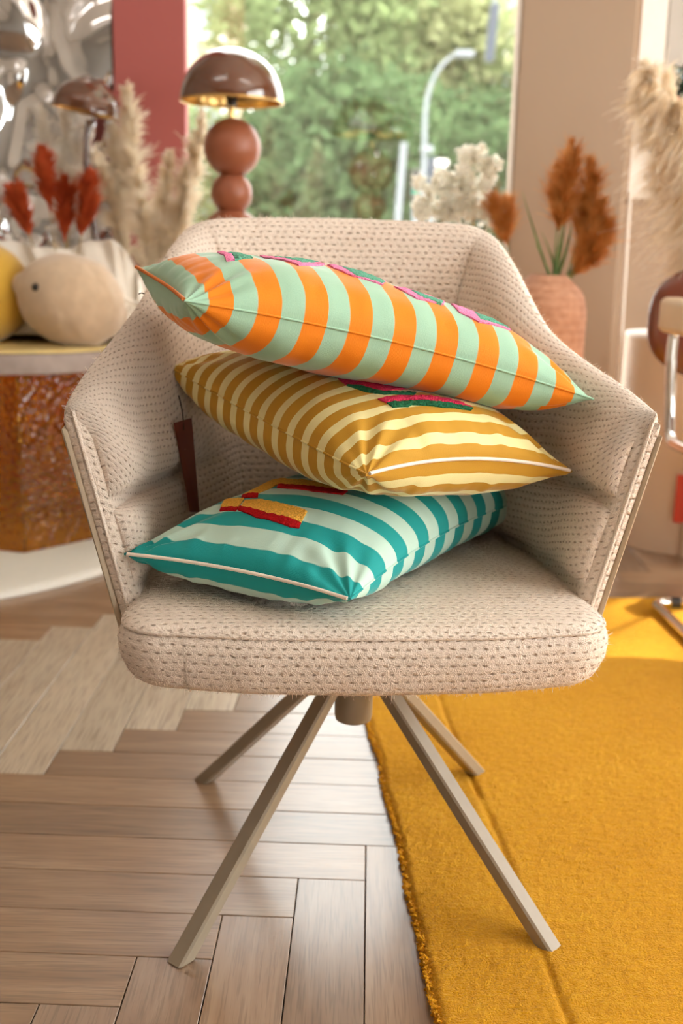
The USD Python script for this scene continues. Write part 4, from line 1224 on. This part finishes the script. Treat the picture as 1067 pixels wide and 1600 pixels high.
# white dried flowers before the window
FY = 3.02
fv = at(722, 470, FY)
vase('vase', 'slim white floor vase holding the white dried flowers, hidden behind the armchair', (fv[0], FY, 0), [(.06, 0), (.075, .1), (.07, .5), (.05, fv[2] - .02), (.055, fv[2])], M['white_paint'])
def blossom(R_, c, d, ln, r, n):
    """A dense spike of small cupped petals round an axis."""
    V, F = [], []
    d = d / np.linalg.norm(d)
    e1 = np.cross(d, [0, 1, .1]); e1 /= np.linalg.norm(e1); e2 = np.cross(d, e1)
    for k in range(n):
        h = R_.uniform(0, 1); az = R_.uniform(0, 2 * PI)
        rr_ = r * math.sin(PI * (.12 + .8 * h)) * R_.uniform(.5, 1)
        o = math.cos(az) * e1 + math.sin(az) * e2
        p = c + d * ln * h + o * rr_
        a = o + d * R_.uniform(0, 1.2) + R_.normal(0, .4, 3); a /= np.linalg.norm(a)
        b = np.cross(a, d + R_.normal(0, .3, 3)); b /= np.linalg.norm(b); cc = np.cross(a, b)
        s_ = R_.uniform(.008, .014)
        q = [p, p + a * s_ + b * s_ * .7 + cc * .002, p + a * s_ * 1.7 + cc * .004, p + a * s_ - b * s_ * .7 + cc * .002]
        n0 = len(V); V += q; F += [(n0, n0 + 1, n0 + 2), (n0, n0 + 2, n0 + 3)]
    return np.array(V), np.array(F)
def flower(label, tips, seedv, main):
    R_ = np.random.default_rng(seedv)
    base_ = np.array([fv[0] + R_.uniform(-.02, .02), FY, fv[2] - .05])
    t = thing('dried_flower', label, 'dried flower', base_, 'white dried flowers before the window')
    end = at(*main, FY)
    part('stem', tube(bez(base_, end, (R_.uniform(-.02, .02), 0, 0), 16), .0022, 6), M['stem'], t, smooth=True)
    for (x0, y0), (x1, y1), r in tips:
        a_, b_ = at(x0, y0, FY), at(x1, y1, FY + R_.uniform(-.03, .03))
        v, f = blossom(R_, a_, b_ - a_, np.linalg.norm(b_ - a_), r, 150)
        part('blossom', (v, f), M['petal'], t)
flower('white dried flower with upright blossoms, tallest by the beige pillar', [((735, 262), (724, 232), .014), ((752, 262), (744, 228), .015), ((752, 275), (778, 250), .011), ((735, 290), (722, 262), .011), ((750, 300), (766, 272), .010), ((738, 325), (728, 288), .013)], 300, (742, 285))
flower('white dried flower with spread blossoms beside the street lamp', [((686, 300), (694, 264), .017), ((700, 305), (712, 280), .014), ((668, 320), (652, 278), .009), ((686, 335), (676, 290), .017), ((665, 340), (655, 320), .012), ((705, 335), (712, 300), .015)], 301, (690, 305))
flower('low white dried flower right behind the top edge of the chair back', [((738, 345), (726, 312), .017), ((756, 345), (762, 312), .014), ((720, 345), (708, 318), .014), ((772, 350), (778, 322), .007), ((690, 345), (696, 318), .017)], 302, (740, 335))
# beige plinth
PC = np.array([1.035, 3.32]); PR = .205
zp = at(1035, 520, 3.32)[2]
t = thing('plinth', 'large beige round plinth standing on the wood floor at the right', 'plinth', (*PC, 0))
part('drum', lathe([(0, 0), (PR, 0), (PR, zp - .012), (PR - .002, zp - .010), (0, zp - .010)], (*PC, 0), 96), M['plinth'], t, smooth=35)
part('top', lathe([(0, zp - .010), (PR - .001, zp - .010), (PR + .001, zp - .006), (PR - .002, zp), (0, zp)], (*PC, 0), 96), M['white_paint'], t, smooth=35, label='pale top disc of the plinth')
c0 = at(1066, 780, PC[1] - PR - .004)
t = thing('card', 'red card leaning on the beige plinth at the right edge', 'card', c0)
cx0, cz0, cz1 = at(1054, 780, c0[1])[0], at(1054, 816, c0[1])[2], at(1054, 741, c0[1])[2]
v, f = box((cx0, c0[1] - .004, cz0), (cx0 + .14, c0[1] - .001, cz1), .0008)
v[:, 2] += np.where(v[:, 0] > cx0 + .07, -.012, .0)
part('sheet', (v, f), M['red_card'], t)
part('stand', box((cx0 + .03, c0[1] - .012, 0), (cx0 + .10, c0[1] - .001, cz0 + .002)), M['plinth'], t)
# cantilever armchair cut by the right edge
BC = atz(1019, 941, .027); BC[2] = .027
A1 = BC + [.035, -.56, 0]
t = thing('tubular_chair', 'chrome tube cantilever armchair with pale wood arm and brown leather back, right edge', 'chair', (BC[0] + .28, BC[1] - .3, .015))
pth = fillet([A1 + [.0, 0, .42], A1, BC, BC + [.56, .02, 0], A1 + [.56, .02, 0], A1 + [.56, .02, .42]], .045, 8)
part('base_tube', tube(pth, .0125, 14), M['chrome'], t, smooth=True)
bp = BC + [.045, .0016, 0]
part('floor_glide', tube([bp, bp + [.022, .0008, 0]], .0138, 14), M['black_rubber'], t, smooth=40, label='black floor glide on the chrome tube')
YA = 2.50
u0 = at(1049, 548, YA); u1 = at(1044, 690, YA)
pth = fillet([u0 + [.004, 0, .05], u0, u1, u1 + [.07, -.30, -.015], A1 + [.02, .02, .42], ], .03, 8)
part('arm_tube', tube(pth, .0125, 14), M['chrome'], t, smooth=True)
a0, a1 = at(1030, 520, YA), at(1030, 464, YA)
w3 = (a1 - a0)[2]
import manifold3d as m3
def roundbox(lo, hi, r):
    lo, hi = np.asarray(lo, float) + r, np.asarray(hi, float) - r
    sp = [trimesh.creation.icosphere(3, r).vertices + np.where([i & 1, i & 2, i & 4], hi, lo) for i in range(8)]
    h = trimesh.convex.convex_hull(np.vstack(sp)); return np.array(h.vertices), np.array(h.faces)
v, f = roundbox((a0[0], YA - .46, a0[2]), (a0[0] + .055, YA + .03, a1[2]), .016)
v[:, 0] += (YA + .03 - v[:, 1]) * .09
part('armrest', (v, f), M['pale_wood'], t, smooth=True, label='pale wood armrest')
part('armrest', (v + [.56, .02, 0], f), M['pale_wood'], t, smooth=True, label='pale wood armrest')
bl0 = at(1018, 470, 2.62)
th = np.linspace(-PI / 2, PI / 2, 40); ph = np.linspace(0, 2 * PI, 72, endpoint=False)
sgnp = lambda x, p: np.sign(x) * np.abs(x) ** p
TH, PH = np.meshgrid(th, ph, indexing='ij')
hx, hz = .27, (at(1060, 404, 2.62)[2] - at(1060, 600, 2.62)[2]) / 2
cb = np.array([bl0[0] + hx, 2.64, at(1060, 503, 2.62)[2]])
P = np.stack([cb[0] + hx * sgnp(np.cos(TH), .7) * sgnp(np.cos(PH), .7), cb[1] + .032 * sgnp(np.cos(TH), .7) * sgnp(np.sin(PH), .7), cb[2] + hz * sgnp(np.sin(TH), .75)], -1)
v, f = grid(P, closed_v=True)
part('backrest', (v, f), M['brown_leather'], t, smooth=True, label='glossy brown leather backrest')
sv, sf = roundbox((A1[0] + .06, A1[1] - .02, A1[2] + .405), (A1[0] + .50, BC[1] - .03, A1[2] + .455), .02)
part('seat', (sv, sf), M['brown_leather'], t, smooth=True)
# big pampas grass at the right edge
t = vase('vase', 'tall white floor vase holding the large pampas grass beyond the right edge', (1.13, 2.97, 0), [(.07, 0), (.1, .2), (.08, .4), (.05, .52), (.055, .55)], M['white_paint'])
gb = np.array([1.13, 2.97, .45])
plume('pampas_grass', 'large cream pampas grass drooping to the left at the right edge', 'pampas grass', gb, at(1010, 110, 2.62), (.075, 0, .05), .62, .145, 'pampas_big', n=15000, side=(-1.0, -.3, .0), seedv=401, droop=.45, up=.55, clumps=150, w0=.0017, shape=.6, spread=.2)
plume('pampas_grass', 'golden pampas grass, mostly beyond the right edge', 'pampas grass', gb + [.02, 0, 0], at(1075, 190, 2.66), (.06, 0, .03), .5, .13, 'pampas_gold', n=5000, side=(-.6, -.5, .0), seedv=402, droop=.5, up=.6, clumps=90, w0=.0017, spread=.2)
# green bouquet with berries
gq = at(1062, 132, 2.75)
t = thing('green_bouquet', 'dark glossy leaves with red berries peeping in at the upper right edge', 'plant', np.array([gb[0], 2.95, gb[2]]))
part('stem', tube(bez(np.array([gb[0] + .01, 2.95, gb[2]]), gq + [.03, 0, 0], (.05, 0, 0), 16), .003, 6), M['stem_green'], t, smooth=True)
for k, (x, y, a_) in enumerate([(1050, 112, 200), (1060, 124, 150), (1062, 150, 240), (1068, 140, 90), (1054, 138, 170), (1070, 108, 60), (1066, 164, 300)]):
    p = at(x + 4, y, 2.75 + .01 * k); a_ = math.radians(a_)
    d = np.array([math.cos(a_), -.2, math.sin(a_)]); e = np.cross(d, [0, 1, .3]); e /= np.linalg.norm(e)
    n_ = np.cross(d, e); s_ = np.linspace(0, 1, 9); w_ = np.sin(PI * np.clip(s_, .02, 1)) * .017
    ax = p + (s_[:, None] - .4) * d * .055 + n_ * (.006 * np.sin(PI * s_))[:, None]
    P = np.stack([ax + e * w_[:, None], ax + n_ * .002, ax - e * w_[:, None], ax - n_ * .0008], 1)
    v, f = grid(P, closed_v=True)
    part('leaf', (v, f), M['green_glass'], t, smooth=True)
for x, y in ((1047, 128), (1058, 156), (1066, 166)):
    part('berry', ball(at(x, y, 2.72), .008, 14), M['berry'], t, smooth=True)

# ------------------------------------------------------------------ outside
part('street', box((-60, 4.2, -.3), (60, 90, -.12)), M['asphalt'])
tag(stage.GetPrimAtPath('/World/street'), kind='structure')
def tree(label, x, y, zc, rx, rz, mat, n, seedv, size=.24):
    R_ = np.random.default_rng(seedv)
    t = thing('tree', label, 'tree', (x, y, -.12), 'trees across the street')
    part('trunk', tube([(x, y, -.12), (x + .1, y, zc * .6), (x, y, zc + rz * .4)], [.22, .16, .06], 10), M['bark'], t, smooth=True)
    cl = R_.normal(0, 1, (90, 3)); cl /= np.linalg.norm(cl, axis=1, keepdims=True); cl *= R_.uniform(.45, 1, (90, 1)) ** .5
    k = R_.integers(0, 90, n)
    p = (cl[k] * .85 + R_.normal(0, .15, (n, 3))) * [rx, rx, rz] + [x, y, zc]
    a = R_.normal(0, 1, (n, 3)); a /= np.linalg.norm(a, axis=1, keepdims=True)
    b = np.cross(a, R_.normal(0, 1, (n, 3))); b /= np.linalg.norm(b, axis=1, keepdims=True)
    s = size * R_.uniform(.6, 1.3, (n, 1))
    V = np.stack([p - a * s * .6, p + b * s * .35, p + a * s * .6, p - b * s * .35], 1).reshape(-1, 3)
    i = np.arange(n)[:, None] * 4
    F = np.vstack([i + [0, 1, 2], i + [0, 2, 3]])
    part('crown', (V, F), M[mat], t, kind='stuff')
tree('broad light green street tree behind the brown lamp', -1.0, 27, 6.0, 2.5, 3.2, 'leaf_a', 6500, 501)
tree('olive green street tree in the middle of the window', 1.3, 29, 6.4, 2.6, 3.0, 'leaf_b', 6500, 502)
tree('pale street tree beyond the street lamp', 4.1, 31, 4.6, 2.7, 2.6, 'leaf_b', 5200, 503)
tree('deep green low tree in the middle of the window', .3, 25, 2.6, 2.4, 2.1, 'leaf_c', 5200, 504, .22)
tree('deep green low tree behind the white dried flowers', 3.2, 27, 2.4, 2.6, 2.2, 'leaf_c', 5200, 505, .22)
tree('green low tree behind the brown lamp', -2.9, 26, 1.9, 2.3, 1.9, 'leaf_a', 5200, 506, .22)
tree('deep green round tree between the lamp balls and the grey post', -.9, 24, 2.2, 1.9, 2.2, 'leaf_c', 5200, 508, .22)
tree('mid green tree behind the street lamp pole', 2.0, 30, 5.2, 2.2, 3.4, 'leaf_a', 5200, 509)
tree('unseen leafy tree out of view at the right, placed to shade the shop window', 3.1, 7.0, 6.1, 1.7, 1.9, 'leaf_a', 3600, 510, .24)  # out of view, placed to block part of the sun on the window
tree('green street tree hidden behind the beige pillar', 6.8, 30, 4.5, 2.6, 3.5, 'leaf_a', 4500, 507)
def building(label, x0, x1, y, h, mat, nx, nz, wz=1.7):
    t = thing('building', label, 'building', ((x0 + x1) / 2, y, -.12))
    part('facade', box((x0, y, -.12), (x1, y + 6, h)), mat, t)
    for k in range(nz):
        z = 1.0 + k * (h - 1) / nz
        part('cornice', box((x0 - .05, y - .15, z + wz + .5), (x1 + .05, y, z + wz + .65)), M['facade_grey'], t)
        for j in range(nx):
            xc = x0 + (j + .5) * (x1 - x0) / nx
            wp = part('window', box((xc - .55, y - .06, z), (xc + .55, y, z + wz)), M['white_paint'], t)
            part('window_glass', box((xc - .44, y - .075, z + .1), (xc + .44, y - .06, z + wz - .1)), M['far_glass'], wp)
building('cream apartment house beside the rose red pillar', -14.0, -4.0, 40, 14, M['facade'], 6, 4)
building('pale grey apartment house above the trees at the right', 3.6, 16.0, 46, 15, M['facade_grey'], 7, 5)
# street lamp, post, traffic light, hanging sign
SY = 21.0
b0 = at(657, 330, SY); b1 = at(672, 150, SY); 
pth = smoothpath([(b0[0], SY, -.12), b0, at(663, 230, SY), at(671, 140, SY), at(688, 105, SY), at(714, 84, SY)], 50)
t = thing('street_lamp', 'pale street lamp with a curved arm, outside the window', 'street lamp', (b0[0], SY, -.12))
part('pole', tube(pth, np.linspace(.065, .03, 50), 10), M['pole'], t, smooth=True)
e = at(714, 84, SY)
part('lamp_head', roundbox(e + [-.05, -.12, -.06], e + [.30, .12, .05], .05), M['pole'], t, smooth=True)
part('collar', tube([at(667, 228, SY), at(667, 238, SY)], .11, 12), M['pole'], t, smooth=30)
g0 = at(622, 335, 17); g1 = at(631, 226, 17)
t = thing('post', 'plain grey metal post left of the street lamp, outside', 'post', (g0[0], 17, -.12))
part('shaft', tube([(g0[0] - .03, 17, -.12), g0, g1], .05, 10), M['pole_grey'], t, smooth=35)
part('cap', tube([g1, g1 + [.0, 0, .03]], .055, 10), M['pole_grey'], t, smooth=35)
q = at(649, 300, 18.5)
t = thing('traffic_light', 'traffic light showing green beside the street lamp', 'traffic light', (q[0], 18.5, -.12))
part('post', tube([(q[0], 18.56, -.12), (q[0], 18.56, q[2] + .3)], .04, 10), M['pole_grey'], t, smooth=35)
part('housing', roundbox(q + [-.08, -.06, -.12], q + [.08, .06, .35], .03), M['dark'], t, smooth=True)
part('lens', lathe([(0, 0), (.055, 0), (.05, .02), (0, .025)], (0, 0, 0), 20), M['green_lamp'], t)
ln = stage.GetPrimAtPath(t + '/lens')
vv = lathe([(1e-4, .03), (.03, .026), (.06, .012), (.06, 0), (1e-4, 0)], (0, 0, 0), 20)
V = np.stack([vv[0][:, 0] + q[0], q[1] - .062 - vv[0][:, 2], vv[0][:, 1] + q[2]], 1) - _base[t]
UsdGeom.Mesh(ln).GetPointsAttr().Set(Vt.Vec3fArray.FromNumpy(V.astype(np.float32)))
UsdGeom.Mesh(ln).GetFaceVertexIndicesAttr().Set(Vt.IntArray.FromNumpy(vv[1].astype(np.int32).ravel()))
UsdGeom.Mesh(ln).GetFaceVertexCountsAttr().Set(Vt.IntArray.FromNumpy(np.full(len(vv[1]), 3, np.int32)))
q = at(680, 262, 18.9)
t = thing('traffic_light', 'dark backed traffic light with a white plate right of the street lamp', 'traffic light', (q[0], 18.9, -.12))
part('post', tube([(q[0] - .03, 18.96, -.12), (q[0] - .03, 18.96, q[2] + .1)], .04, 10), M['pole_grey'], t, smooth=35)
part('housing', roundbox(q + [-.13, -.06, -.4], q + [.03, .06, .16], .03), M['navy'], t, smooth=True)
part('plate', roundbox(q + [.0, -.1, .0], q + [.2, -.06, .12], .02), M['white_paint'], t, smooth=True)
q0, q1 = at(757, 97, 19), at(778, 5, 19)
xm = (q0[0] + q1[0]) / 2
t = thing('hanging_sign', 'dark blue upright signal box hanging high outside, right part of the window', 'sign', (xm, 19, q0[2]))
v, f = roundbox((q0[0], 18.95, q0[2]), (q0[0] + (q1[0] - q0[0]) * .86, 19.08, q1[2]), .03)
v[:, 0] += (v[:, 2] - q0[2]) * .06
part('box', (v, f), M['navy'], t, smooth=True)
part('rod', tube([(xm + .03, 19, q1[2] - .02), (xm + .03, 19, q1[2] + 1.2)], .03, 8), M['pole_grey'], t, smooth=35)
part('mast_arm', tube([(xm - .3, 19, q1[2] + 1.2), (6.5, 19, q1[2] + 1.3)], .05, 10), M['pole_grey'], t, smooth=35)
part('mast', tube([(6.5, 19, -.12), (6.5, 19, q1[2] + 1.4)], .09, 10), M['pole_grey'], t, smooth=35)
